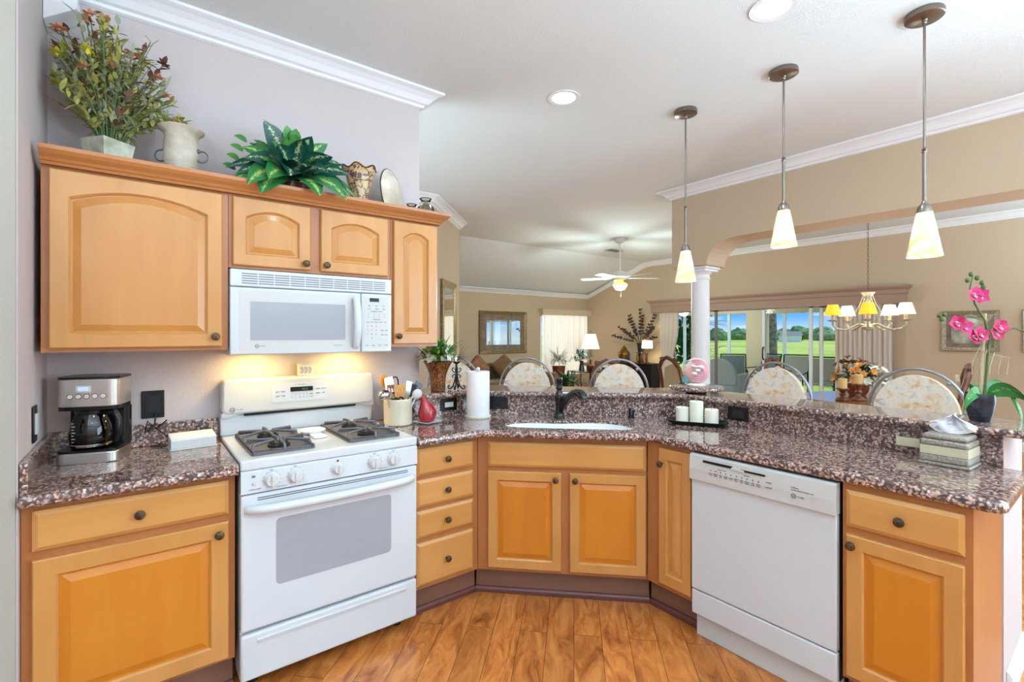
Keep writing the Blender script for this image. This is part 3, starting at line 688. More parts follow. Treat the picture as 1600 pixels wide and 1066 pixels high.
# sink basin
t = thing('sink', 'white double-bowl undermount sink in the granite worktop', 'sink', (uv(-.02, 2.7)[0], uv(-.02, 2.7)[1], .8965), -45)
def shr(k, dz, cu=-.02, cv=2.7, rim=0): return [((u-cu)*k[0]+(rim if u > cu else -rim), (v-cv)*k[1]+(rim if v > cv else -rim), dz) for u, v in K]
b = B(); b.rings([shr((1, 1), 0, rim=.008), shr((1, 1), 0, rim=.001), shr((.985, .97), -.02), shr((.95, .86), -.12), shr((.9, .76), -.165), shr((.8, .6), -.175)], False, True)
b.box(-.06, -.02, -.08, .118, -.16, -.03, .012)
b.build('basin', 'sinkw', t)
for sx in (-.19, .15): B().lathe([(.04, -.174), (.036, -.170), (.02, -.172), (.001, -.172)], 20, sx, 0).build('drain', 'chrome', t)

# faucet
fx, fy = 2.006, 2.131
t = thing('faucet', 'black single-lever pull-out kitchen faucet behind the sink', 'faucet', (fx, fy, GZ1), -45)
b = B(); b.lathe([(.034, 0), (.034, .006), (.028, .012), (.025, .03), (.022, .09), (.027, .12), (.026, .145), (.016, .165), (.012, .17)], 28)
b.tube([(.0, 0, .015), (.012, -.015, .06), (.035, -.045, .105), (.062, -.08, .145), (.09, -.112, .168), (.115, -.142, .170)], [.014, .018, .019, .019, .020, .021], 14)
b.tube([(.10, -.125, .172), (.128, -.158, .166), (.140, -.172, .150), (.143, -.176, .138)], [.021, .027, .028, .024], 16)
b.build('faucet_body', 'navy', t)
b = B(); b.lathe([(.012, .165), (.021, .182), (.013, .20), (.019, .212), (.021, .235), (.014, .242), (.001, .243)], 20); b.build('lever_handle', 'navy', t)
ax, ay = 2.345, 1.86
b = B(); b.lathe([(.021, 0), (.021, .006), (.016, .01), (.0165, .055), (.012, .062), (.001, .063)], 20); b.box(-.01, .01, -.022, 0, .038, .05, .003)
b.build('air_gap', 'navy', label='small black cylindrical air gap cap right of the sink', cat='air gap', loc=(ax, ay, GZ1))

# ---------------------------------------------------------------- range (origin: front left foot corner)
t = thing('gas_range', 'white freestanding gas range with two grates and a rear control panel', 'range', (.309, 2.12, 0))
WR = .752
b = B(); b.box(.003, WR-.003, .03, .61, .06, .893); b.build('range_body', 'white', t)
for fx_, fy_ in ((.06, .1), (WR-.06, .1), (.06, .55), (WR-.06, .55)): B().cyl(fx_, fy_, 0.0005, .06, .02, .014).build('foot', 'blackm', t)
b = B(); b.box(0, WR, 0, .612, .885, .926, .008, 3)
c = b.build('cooktop', 'white', t)
# drawer
b = B(); b.box(.002, WR-.002, 0, .03, .062, .243, .01, 3); b.prism([(.02, .205), (.004, .222), (-.006, .216), (-.002, .200)], .06, WR-.06, 'x'); d = b.build('storage_drawer', 'white', t)
# door
b = B(); b.box(.002, WR-.002, .0, .03, .256, .79, .008, 3); d = b.build('oven_door', 'white', t)
B().prism(rrect(.128, .618, .41, .678, .018), -.0015, .002, 'y').build('oven_window', 'greyglass', d)
b = B()
for zz in (.772, .764): b.box(.06, WR-.05, -.001, .002, zz, zz+.003)
b.build('vent_slot', 'inkd', d)
b = B()
pts = [(.035+.68*i/16, -.012-.038*math.sin(PI*min(1, max(0, i/16)))**.4, .735) for i in range(17)]
b.tube([(.03, .0, .735)]+pts+[(.72, .0, .735)], [.018]*19, 12)
b.build('door_handle', 'white', d)
# knob panel
b = B(); b.prism([(-.004, .797), (.03, .797), (.03, .884), (.006, .884), (-.001, .878)], .002, WR-.002, 'x'); p = b.build('control_panel', 'white', t)
b = B()
for kx in (.111, .2, .537, .629):
    for k in range(11):
        a = R(-60+k*30); b.box(kx+.034*math.cos(a)-.001, kx+.034*math.cos(a)+.001, -.0045, -.002, .838+.034*math.sin(a)-.001, .838+.034*math.sin(a)+.001)
    b.box(kx-.008, kx+.006, -.0045, -.002, .877, .879)
b.text('OVEN LAMP', .008, .05, .808, -.0045); b.text('LEFT FRONT', .007, .15, .803, -.0045); b.text('RIGHT FRONT', .007, .58, .803, -.0045); b.box(.04, .052, -.0045, -.002, .857, .865)
b.build('printed_marks', 'ink', p)
for kx, rr in ((.111, .026), (.2, .026), (.372, .022), (.537, .026), (.629, .026)):
    b = B(T(kx, -.003, .838, rx=90)); b.lathe([(rr+.004, 0), (rr+.003, .004), (rr, .006), (rr-.002, .02), (rr-.005, .024), (.001, .0245)], 28); b.box(-.005, .005, -rr+.003, rr-.003, .022, .031, .002); b.build('burner_knob', 'white2', p)
B().box(.042, .054, -.009, .0, .827, .839, .002).build('rocker_switch', 'white2', p)
b = B(T(.372, -.003, .872, rx=90)); b.cyl(0, 0, 0, .003, .0045); b.build('indicator_light', 'red', p)
# grates & burners
def grate(x0):
    w, y0, dpt = .25, .06, .46; zb = .927
    b = B(); b.prism(rrect(x0, x0+w, y0, y0+dpt, .02), zb-.0005, zb+.006); 
    for (px, py) in ((x0+w/2, y0+dpt*.25), (x0+w/2, y0+dpt*.75)): b.lathe([(.07, .005), (.06, .001), (.001, .0005)], 28, px, py, zb)
    g = b.build('drip_pan', 'iron', t)
    for (px, py) in ((x0+w/2, y0+dpt*.25), (x0+w/2, y0+dpt*.75)):
        B().lathe([(.045, .006), (.045, .016), (.038, .018), (.036, .024), (.001, .026)], 28, px, py, zb).build('burner_cap', 'blackm', t)
    b = B(); h = .032
    b.tube([(x0+.01, y0+.01, zb+.014), (x0+w-.01, y0+.01, zb+.014), (x0+w-.01, y0+dpt-.01, zb+.014), (x0+.01, y0+dpt-.01, zb+.014)], .0055, 6, True)
    b.tube([(x0+.01, y0+dpt/2, zb+.014), (x0+w-.01, y0+dpt/2, zb+.014)], .0055, 6)
    for cyy in (y0+dpt*.25, y0+dpt*.75):
        for k in range(6):
            a = R(60*k+30); c_, s_ = math.cos(a), math.sin(a)
            ro = min((w/2-.01)/max(abs(c_), .01), (dpt/4-.005)/max(abs(s_), .01)); cx_ = x0+w/2
            b.tube([(cx_+c_*ro, cyy+s_*ro, zb+.012), (cx_+c_*(ro-.004), cyy+s_*(ro-.004), zb+h), (cx_+c_*.028, cyy+s_*.028, zb+h+.004), (cx_+c_*.024, cyy+s_*.024, zb+h-.008)], .0062, 6)
    for px, py in ((x0+.01, y0+.01), (x0+w-.01, y0+.01), (x0+.01, y0+dpt-.01), (x0+w-.01, y0+dpt-.01)): b.cyl(px, py, zb, zb+.016, .007, seg=8)
    b.build('grate', 'iron', t)
grate(.05); grate(.445)
# backguard
b = B(); b.box(.0, WR, .575, .62, .926, 1.03, .006); g = b.build('backguard_riser', 'white', t)
b = B()
prof = lambda i, y: [(x_, y, z_) for x_, z_ in rrect(.002+i, WR-.002-i, 1.032+i, 1.20-i, .025)]
b.rings([prof(0, .62), prof(0, .548), prof(.004, .54), prof(.01, .537)], True, True)
b.prism([(.002, 1.04)]+[(.002+.1*k/8, 1.04-.022*math.sin(PI/2*(1-k/8))**1) for k in range(9)]+[(.13, 1.045)], .545, .6, 'y'); b.prism([(WR-.13, 1.045)]+[(WR-.102+.1*k/8, 1.04-.022*math.sin(PI/2*(k/8))) for k in range(9)]+[(WR-.002, 1.05)], .545, .6, 'y')
g = b.build('backguard', 'bisque', t)
B().box(.1, WR-.1, .56, .578, 1.018, 1.036).build('vent_gap', 'blackm', t)
B().prism(rrect(.215, .50, 1.075, 1.165, .012), .5345, .54, 'y').build('button_panel', 'white', g)
b = B(); b.box(.305, .415, .532, .536, 1.125, 1.148); dd = b.build('clock_display', 'disp', g)
b = B(); b.text('12:13', .014, .375, 1.131, .5318); b.build('clock_digits', 'digit', dd)
b = B()
for i in range(5):
    for j in range(2): b.text('12345'[i] if j == 0 else '67890'[i], .009, .312+i*.019, 1.106-j*.014, .534)
b.text('START', .006, .408, 1.106, .534); b.text('CLEAR', .006, .408, 1.092, .534)
for (tx, tz, s_) in ((.245, 1.125, 'BAKE'), (.272, 1.125, 'BROIL'), (.245, 1.103, 'SELF'), (.272, 1.103, 'TIME'), (.43+.01, 1.13, 'TIMER'), (.47, 1.13, 'CLOCK'), (.44, 1.107, 'OVEN'), (.47, 1.107, 'OFF')): b.text(s_, .0075, tx, tz, .534)
b.text('SELF CLEAN', .006, .36, 1.158, .534)
b.build('printed_marks', 'inkd', g)
def logo(parent, x, z, y, s=.009):
    b = B(T(x, y, z)); b.torus(0, 0, 0, s, s*.12, 24, 'y'); b.text('GE', s*1.15, 0, -s*.4, 0); b.text('Profile', s*1.0, s*1.6, -s*.35, 0, 'LEFT'); return b.build('logo', 'ink', parent)
logo(g, .045, 1.055, .5362, .011)

# items on the range
t = thing('spoon_rest', 'white ceramic spoon rest between the two burner grates', 'spoon rest', (.309+.372, 2.12+.36, .9265))
b = B(); b.lathe([(.02, 0), (.048, .006), (.062, .02), (.060, .022), (.045, .010), (.001, .006)], 30, 0, .02); b.box(-.03, .03, -.12, -.02, 0, .012, .005); b.build('dish', 'sinkw', t)
t = thing('trinket_box', 'small cream pierced ceramic box on top of the range backguard', 'ornament', (.309+.39, 2.12+.59, 1.2005))
b = B(); b.box(-.036, .036, -.024, .024, 0, .06, .004); b.box(-.038, .038, -.026, .026, .06, .066, .002); c = b.build('box', 'marble', t)
b = B()
for qx in (-.02, 0, .02):
    for qz in (.018, .03, .042):
        b.torus(qx+(.006 if qz == .03 else 0)-.003, -.0245, qz, .005, .0012, 12, 'y')
b.build('pierced_pattern', 'ink', c)

# ---------------------------------------------------------------- microwave
MW = .737
t = thing('microwave', 'white over-the-range microwave oven hung under the upper cabinets', 'microwave', (.309, 2.385, 1.327))
b = B(); b.box(0, MW, .03, .36, 0.0, .378, .004); b.build('microwave_body', 'white', t)
b = B(); b.box(0, MW, 0, .03, .302, .378, .006, 3); v_ = b.build('vent_hood', 'white', t)
b = B()
for r_ in range(5):
    for c_ in range(10):
        x0 = .045+c_*.066; z_ = .315+r_*.0105; b.box(x0, x0+.062, -.0008, .002, z_, z_+.0045)
b.build('vent_slats', 'ink', v_)
b = B(); b.box(0, .573, 0, .03, .003, .299, .006, 3); d = b.build('microwave_door', 'white', t)
B().prism(rrect(.035, .525, .015, .287, .004), -.001, .002, 'y').build('door_glass', 'bisque', d)
B().prism(rrect(.078, .495, .066, .238, .004), -.002, .001, 'y').build('window', 'mwglass', d)
logo(d, .105, .040, -.0012, .008); 
b = B(); b.text('Spacemaker', .009, .46, .037, -.0012); b.build('printed_marks', 'ink', d)
b = B(); b.tube([(.545, .0, .03), (.545, -.02, .04), (.545, -.034, .10), (.545, -.038, .15), (.545, -.034, .2), (.545, -.02, .26), (.545, .0, .272)], [.012, .014, .015, .015, .015, .014, .012], 12, flat=1.3); b.build('door_handle', 'white', d)
b = B(); b.box(.576, MW, 0, .03, .003, .299, .006, 3); p = b.build('control_panel', 'white', t)
B().prism(rrect(.588, .722, .02, .285, .004), -.001, .002, 'y').build('keypad', 'bisque', p)
B().box(.618, .668, -.002, .001, .258, .277).build('display', 'disp', p)
b = B()
rows = [(.235, ['Pop', 'Bev', 'Re']), (.220, ['corn', 'erage', 'heat']), (.206, ['EXPRESS COOK']), (.193, ['1', '2', '3', '4']), (.178, ['5', '6', '7', '8']), (.165, ['DEFROST']), (.152, ['Auto', 'Time', 'Cook', 'Def', 'Pwr'])]
for z_, it in rows:
    for i, s_ in enumerate(it): b.text(s_, .0085, .655+(i-(len(it)-1)/2)*(.115/max(len(it), 1)), z_, -.0012)
for i in range(3):
    for j in range(4):
        s_ = ['123', '456', '789', ' 0 '][j][i]
        if s_ != ' ': b.text(s_, .011, .608+i*.022, .132-j*.021, -.0012)
b.text('Start', .009, .685, .11, -.0012); b.text('Off', .009, .707, .11, -.0012); b.text('Set', .009, .685, .088, -.0012); b.text('Clock', .008, .705, .088, -.0012)
for i in range(4): b.text(['Vent', 'Light', 'Turn', 'Timer'][i], .008, .604+i*.034, .034, -.0012)
b.build('printed_marks', 'inkd', p)
light('microwave_task_light', 'AREA', (.30+.15, 2.62, 1.325), 2.6, (1, .50, .13), (0, 0, 0), .1)
light('microwave_task_light', 'AREA', (.30+.60, 2.62, 1.325), 2.6, (1, .50, .13), (0, 0, 0), .1)

# ---------------------------------------------------------------- dishwasher (local x = along run)
t = thing('dishwasher', 'white built-in dishwasher under the right run of worktop', 'dishwasher', (2.048, 1.279, 0), RR)
b = B(); b.box(.0, .60, .031, .53, .118, .868); b.box(.0, .60, .085, .53, .002, .118); b.build('dishwasher_body', 'blackm', t)
b = B(); b.box(.002, .598, .002, .03, .235, .745, .004); d = b.build('dishwasher_door', 'white', t)
b = B(); b.prism([(-.012, .748), (.03, .748), (.03, .866), (.0, .866), (-.01, .858), (-.014, .80)], .0, .60, 'x', .002); p = b.build('control_panel', 'bisque', t)
b = B(); b.box(.07, .205, -.0155, -.01, .836, .846); b.box(.245, .345, -.0155, -.01, .834, .841); b.build('handle_slot', 'black', p)
B().box(.20, .26, -.017, -.010, .829, .84, .002).build('latch', 'bisque', p)
b = B()
lab = ['POTS', 'NORM', 'LITE', 'RINSE', 'GLASS', 'HEAT', 'DRY', 'DELAY', 'HRS', 'RESET']
for i in range(10): b.box(.105+i*.0235, .109+i*.0235, -.0148, -.012, .805-i*.0002, .809); b.text(lab[i], .0068, .107+i*.0235, .792, -.0148); b.text(lab[(i*3) % 10], .006, .107+i*.0235, .785, -.0148)
b.text('START', .008, .36, .81, -.0148); b.text('CANCEL', .007, .36, .79, -.0148); b.text('WASH CYCLES', .006, .16, .817, -.0148); b.text('OPTIONS', .006, .27, .817, -.0148)
b.text('TriClean', .008, .445, .815, -.0148, 'LEFT'); b.text('EXTRA LARGE CAPACITY TUB', .006, .445, .806, -.0148, 'LEFT')
b.build('printed_marks', 'inkd', p); logo(p, .455, .785, -.0148, .009)
b = B(); b.box(.002, .598, .002, .03, .118, .229, .006, 3); b.build('lower_access_panel', 'white', t)
b = B(); b.box(.004, .596, .045, .08, .002, .1175); b.build('toe_panel', 'white2', t)

# ---------------------------------------------------------------- left counter items
t = thing('coffee_maker', 'stainless and black drip coffee maker with glass carafe in the left corner', 'coffee maker', (-.138, 2.60, .9145), -16)
def rb(x0, x1, y0, y1, r): return rrect(x0, x1, y0, y1, r)
w2 = .098
b = B(); b.prism(rb(-w2, w2, -.10, .085, .03), 0, .042, 'z', .004); b.build('base', 'steel', t)
b = B(); b.prism(rb(-w2+.002, w2-.002, -.098, .083, .028), .0425, .052); b.prism(rb(-w2, w2, .02, .085, .02), .052, .205); b.build('tower', 'black', t)
b = B(); b.prism(rb(-w2, w2, -.09, .085, .03), .222, .328, 'z', .002); hd = b.build('brew_head', 'steel', t)
b = B(); b.prism(rb(-w2-.001, w2+.001, -.091, .086, .03), .3285, .338, 'z', .004); b.prism(rb(-w2+.001, w2-.001, -.088, .083, .028), .207, .2215); b.build('lid', 'black', t)
B().box(-.034, .014, -.0925, -.088, .278, .305, .001).build('display_bezel', 'bisque', hd)
B().box(-.026, .006, -.0935, -.0915, .284, .299).build('display', 'led', hd)
for k in range(5):
    b = B(T(-.052+k*.026, -.089, .262, rx=90)); b.cyl(0, 0, 0, .004, .009, .008, 20); b.build('button', 'marble', hd)
    b = B(T(-.052+k*.026, -.0895, .262)); b.torus(0, 0, 0, .0095, .0012, 20, 'y'); b.build('button_ring', 'black', hd)
b = B(); b.lathe([(.055, .055), (.066, .065), (.070, .10), (.066, .14), (.054, .175), (.048, .19)], 36, -.005, -.03); cf = b.build('carafe', 'carafe', t)
b = B(); b.lathe([(.050, .188), (.052, .203), (.001, .206)], 30, -.005, -.03); b.tube([(.04, -.05, .195), (.085, -.075, .195), (.098, -.08, .17), (.098, -.08, .11), (.088, -.075, .08)], [.012, .012, .012, .011, .009], 10); b.build('carafe_handle', 'black', cf)
b = B(); b.lathe([(.0675, .062), (.0695, .070), (.068, .072)], 36, -.005, -.03, cap=False); b.build('carafe_band', 'chrome', cf)
b = B(); b.lathe([(.052, .058), (.062, .066), (.066, .10), (.001, .101)], 30, -.005, -.03); b.build('coffee', 'blackm', cf)
b = B()
for k in range(7): b.box(-.045, -.038+(.004 if k % 2 else 0), -.0965, -.0955, .085+k*.012, .087+k*.012)
b.build('level_marks', 'white2', cf)
b = B(); b.tube([(.04, 2.70, .9185), (.09, 2.66, .9185), (.12, 2.65, .925), (.10, 2.66, .96), (.06, 2.69, 1.0), (.03, 2.70, .985), (.055, 2.71, 1.01), (.06, 2.735, 1.06)], .0032, 8)
b.tube([(.02, 2.69, .98), (.03, 2.71, 1.03), (.06, 2.72, .99), (.10, 2.70, 1.03)], .003, 8)
b.build('power_cord', 'blackm', label='black power cord looping from the coffee maker to the left outlet', cat='power cord')
def outlet(name, label, loc, rz, kind='outlet', w=.076, h=.12, cat='outlet', side='black'):
    t = thing(name, label, cat, loc, rz)
    b = B(); b.box(-w/2, w/2, -.006, -.0005, -h/2, h/2, .002); pl = b.build('cover_plate', 'black', t)
    if kind == 'outlet':
        b = B(); b.box(-w*.3, w*.3, -.0075, -.006, -h*.3, h*.3, .0005)
        b.build('receptacle', 'blackm', pl)
        b = B()
        for s_ in (-1, 1):
            if w > h:
                for q in (-.006, .006): b.box(s_*.02-.004, s_*.02+.004, -.0079, -.0074, q-.001, q+.001)
            else:
                for q in (-.006, .006): b.box(q-.001, q+.001, -.0079, -.0074, s_*.02-.004, s_*.02+.004)
        b.build('slots', 'inkd', pl)
    elif kind == 'switchh': B().box(-w*.26, w*.26, -.010, -.006, -h*.2, h*.2, .001).build('rocker', 'white2', pl)
    else: B().box(-w*.24, w*.24, -.012, -.006, -h*.28, h*.28, .001).build('rocker', 'white2', pl)
    return t
outlet('wall_outlet', 'black wall outlet above the left worktop between coffee maker and range', (.05, 2.749, 1.10), 0, w=.085, h=.125)
outlet('light_switch', 'black switch plate with white rocker on the left end wall', (-.299, 2.41, 1.10), 90, 'switch', w=.072, h=.13, cat='light switch')
outlet('wall_outlet', 'black plate with white rocker on the granite riser behind the red figurine', (1.515, 2.604, .985), 0, 'switchh', .115, .075)
outlet('wall_outlet', 'black outlet on the granite riser beside the roll holder', (1.80, 2.4655, .985), -45, 'outlet', .115, .075)
outlet('wall_outlet', 'black outlet on the granite riser right of the candle tray', (2.5895, 1.33, .985), -90, 'outlet', .115, .075)
t = thing('phone_jack', 'small cream wall adapter on the granite riser left of the tissue box', 'adapter', (2.5895, .60, .965), -90)
B().box(-.03, .05, -.03, -.0005, -.018, .018, .003).build('adapter_body', 'linen', t)
t = thing('napkin_tray', 'off-white folded napkin tray beside the range on the left worktop', 'napkin holder', (.19, 2.60, .9145), 4)
b = B(); b.box(-.09, .09, -.055, .055, 0, .006, .002); b.box(-.085, .085, -.047, .047, .006, .04, .002); b.build('tray', 'white2', t)
b = B(); b.prism([(-.047, .0405), (.047, .0405), (.047, .062), (-.047, .048)], -.085, .085, 'x', .002); b.build('napkins', 'paper', t)

# ---------------------------------------------------------------- right counter items
cx_, cy_ = 1.147, 2.53
t = thing('utensil_crock', 'cream stoneware crock full of cooking utensils right of the range', 'crock', (cx_, cy_, .9145))
b = B(); b.lathe([(.070, 0), (.077, .006), (.078, .13), (.079, .142), (.077, .147), (.072, .145), (.071, .13), (.069, .01), (.001, .008)], 40); b.lathe([(.0785, .108), (.0795, .112), (.0785, .116)], 40, cap=False); b.build('crock', 'cream', t)
b = B()
b.text('UTENSILS', .016, 0, .09, -.0785); b.build('embossed_word', 'cream', t)
def ut(name, label, m, base, tip, fn, cat='utensil', hm='black'):
    base = Vector(base); tip = Vector(tip)
    t = thing(name, label, cat, (cx_+base.x, cy_+base.y, .9145+base.z)); d = tip-base; L_ = d.length
    q = Vector((0, 0, 1)).rotation_difference(d.normalized()).to_matrix().to_4x4()
    b = B(q); b.tube([(0, 0, 0), (0, 0, L_*.7), (0, 0, L_)], [.005, .0055, .004], 8); b.build('handle', hm, t)
    fn(B(q @ T(0, 0, L_)), t)
def spoonhead(m, name='spoon_bowl', w=.03, l=.08, fz=.25):
    def f(b, t): b.ball(0, 0, l*.45, w, w*fz, l*.5); b.build(name, m, t)
    return f
def spat(m, w=.032, l=.09, slots=True, name='blade', th=.003):
    def f(b, t):
        if slots:
            b.prism([(-w*.5, 0), (w*.5, 0), (w*.9, .02), (-w*.9, .02)], -th, th, 'y'); b.prism([(-w, l*.75), (w, l*.75), (w*.9, l), (-w*.9, l)], -th, th, 'y')
            for i in range(4): xx = -w+i*(w*2-.012)/3; b.box(xx, xx+.010, -th, th, .018, l*.78)
        else: b.prism([(-w*.4, 0), (w*.4, 0), (w, l*.3), (w, l), (-w, l)], -th, th, 'y')
        b.build(name, m, t)
    return f
ut('wooden_spoon', 'bright orange spoon standing at the back left of the crock', 'orange2', (-.02, .03, .01), (-.055, .045, .21), spoonhead('orange2', w=.024, l=.075), hm='orange2')
ut('spatula', 'slotted metal spatula in the crock', 'chrome', (-.01, .01, .01), (-.035, .02, .18), spat('chrome', .026, .085), hm='chrome')
ut('wooden_spatula', 'pale wooden slotted turner in the front of the crock', 'orange', (0, -.01, .01), (-.002, -.03, .145), spat('orange', .03, .08, True), hm='orange')
ut('ladle', 'steel ladle leaning out of the left of the crock', 'chrome', (-.03, -.02, .01), (-.085, -.05, .17), lambda b, t: (b.ball(-.015, 0, .015, .036, .034, .026), b.build('ladle_bowl', 'chrome', t)), hm='chrome')
ut('tongs', 'black-handled tongs rising tallest from the crock', 'black', (.01, .04, .01), (.015, .065, .17), lambda b, t: (b.tube([(-.018, 0, 0), (-.018, 0, .07), (-.010, 0, .09), (.010, 0, .09), (.018, 0, .07), (.018, 0, 0), (-.018, 0, 0)], .004, 8), b.build('tongs_grip', 'black', t)))
ut('spatula', 'grey plastic turner leaning right in the crock', 'steel', (.01, -.02, .01), (.045, -.005, .14), spat('steel', .018, .10, False, th=.004), hm='steel')
ut('spatula', 'black nylon turner with wide square blade in the crock', 'black', (.02, .0, .01), (.075, .02, .15), spat('blackm', .03, .075, False))
ut('spatula', 'dark metal turner leaning far to the right out of the crock', 'steel', (.02, .02, .01), (.11, .03, .155), spat('iron', .026, .08, True), hm='steel')
ut('serving_spoon', 'white plastic spoon hanging over the right rim of the crock', 'white2', (.02, -.03, .01), (.075, -.06, .145), spoonhead('white2', w=.03, l=.06, fz=.5), hm='white2')
ut('scissors', 'kitchen scissors with red and black handles in the crock', 'red', (-.015, -.03, .01), (-.02, -.045, .13), lambda b, t: (b.torus(-.016, 0, .012, .015, .005, 18, 'y'), b.torus(.016, 0, .012, .015, .005, 18, 'y'), b.build('finger_loops', 'black', t)), hm='red')

t = thing('dish', 'small square white dish under the red figurine', 'dish', (1.30, 2.475, .9145), 20)
b = B(); b.rings([[(x_*s_, y_*s_, z_) for x_, y_ in ((-1, -1), (1, -1), (1, 1), (-1, 1))] for s_, z_ in ((.035, 0), (.058, .006), (.062, .012), (.058, .012), (.036, .004))], True, True, False); b.build('dish_body', 'white2', t)
t = thing('figurine', 'glossy red ceramic pear-shaped bird figurine with folded tip', 'ornament', (1.30, 2.48, .9195))
b = B(); C_ = [(0, 0, 0, .025), (0, 0, .008, .042), (0, 0, .035, .050), (.0, 0, .065, .046), (-.006, .0, .095, .034), (-.014, 0, .118, .024), (-.024, 0, .138, .018), (-.036, -.002, .150, .013), (-.046, -.003, .156, .007)]
b.rings([[(c[0]+c[3]*math.cos(2*PI*k/28), c[1]+c[3]*math.sin(2*PI*k/28), c[2]) for k in range(28)] for c in C_]); b.build('body', 'red', t)
b = B(); b.tube([(-.042, -.003, .152), (-.055, -.004, .158), (-.062, -.004, .15)], [.007, .006, .003], 10); b.build('beak', 'ink', t)
b = B(); b.tube([(.010, -.026, .105), (.032, -.030, .085), (.040, -.030, .055), (.036, -.032, .035)], [.004, .008, .008, .003], 8); b.build('wing', 'red', t)
t = thing('paper_towel_holder', 'white kitchen roll standing on a cream marble holder', 'kitchen roll holder', (1.635, 2.455, .9145))
b = B(); b.lathe([(.078, 0), (.08, .004), (.08, .012), (.072, .016), (.001, .016)], 44); b.cyl(0, 0, .016, .285, .008); b.ball(0, 0, .293, .012); b.build('holder', 'marble', t)
b = B(); b.lathe([(.02, .017), (.069, .017), (.07, .02), (.07, .276), (.069, .279), (.02, .279)], 44, cap=False); b.build('paper_roll', 'paper', t)

# vase with flowers on the bar end
def leafy(b, c, n, rad, ln, w, hz=.5, seed=1, drop=.6):
    rnd = random.Random(seed)
    for i in range(n):
        a = rnd.uniform(0, 2*PI); e_ = rnd.uniform(-.1, 1.2); r_ = rnd.uniform(0, rad)
        p = (c[0]+r_*math.cos(a), c[1]+r_*math.sin(a), c[2]+rnd.uniform(0, hz)*rad)
        b.leaf(p, (math.cos(a)*math.cos(e_), math.sin(a)*math.cos(e_), math.sin(e_)), ln*rnd.uniform(.6, 1.1), w*rnd.uniform(.7, 1.1), drop, n=4)
    return b
class Blooms:
    def __init__(s, bs): s.bs = bs
    def build(s, name, m, parent):
        for q in s.bs: q.build(name, m, parent)
def blossoms(b0, c, n, rad, s_, seed=1, zf=.8, petals=5):
    rnd = random.Random(seed); out = []
    for i in range(n):
        a = rnd.uniform(0, 2*PI); e_ = rnd.uniform(0, PI/2); d = Vector((math.cos(a)*math.cos(e_), math.sin(a)*math.cos(e_), math.sin(e_)*zf)); p = Vector(c)+d*rad*rnd.uniform(.75, 1.05)
        d.normalize(); u = d.orthogonal().normalized(); w = d.cross(u); b = B(); out.append(b)
        for k in range(petals):
            an = 2*PI*k/petals; pd = (u*math.cos(an)+w*math.sin(an))*1.0+d*.5
            b.leaf(p-pd.normalized()*.002, pd, s_, s_*.75, .2, up=d, n=3)
        b.ball(p.x, p.y, p.z, s_*.16, seg=8, n=6)
    return Blooms(out)
t = thing('flower_vase', 'amber mosaic vase of green and white flowers on the left end of the bar', 'vase', (1.475, 2.665, 1.0655))
b = B(); b.lathe([(.042, 0), (.046, .004), (.046, .05), (.052, .10), (.068, .145), (.088, .18), (.092, .185), (.086, .182), (.05, .10), (.04, .01), (.001, .008)], 36); b.build('vase', 'tortoise', t)
leafy(B(), (0, 0, .19), 110, .10, .085, .032, .9, 3).build('foliage', 'green', t)
blossoms(B(), (0, 0, .20), 40, .105, .030, 5).build('white_blossom', 'whitef', t)
leafy(B(), (-.02, 0, .2), 36, .07, .07, .022, .9, 9).build('bright_leaves', 'yellow', t)
blossoms(B(), (-.06, -.02, .18), 14, .09, .022, 15).build('succulent_sprig', 'dry4', t)
t = thing('candle_holder', 'black wrought-iron scroll candle holder with dried grasses on the bar', 'candle holder', (1.60, 2.65, 1.0655))
b = B()
for k in range(4):
    a = R(45+90*k); c_, s_ = math.cos(a), math.sin(a)
    pr = [(.004, .10), (.010, .06), (.022, .025), (.040, .006), (.052, .008), (.056, .020), (.050, .028), (.044, .022)]
    b.tube([(r_*c_, r_*s_, z_) for r_, z_ in pr], .0045, 8)
    pr = [(.006, .10), (.020, .095), (.028, .085), (.024, .078), (.018, .082)]; b.tube([(r_*c_, r_*s_, z_) for r_, z_ in pr], .0035, 8)
    pr = [(.006, .11), (.020, .115), (.030, .13), (.024, .14), (.018, .133)]; b.tube([(r_*c_, r_*s_, z_) for r_, z_ in pr], .0035, 8)
b.tube([(0, 0, .06), (0, 0, .17)], .006, 10); b.lathe([(.01, .165), (.024, .175), (.026, .18), (.001, .181)], 20); b.build('iron_stand', 'blackm', t)
b = B(); rnd = random.Random(4)
for i in range(26):
    a = rnd.uniform(-.6, 1.2); e_ = rnd.uniform(.3, 1.3); b.leaf((.0, 0, .18), (math.cos(a)*math.cos(e_), -abs(math.sin(a))*.3, math.sin(e_)), rnd.uniform(.06, .15), .006, .9, n=5)
b.build('dried_grass', 'dry2', t)

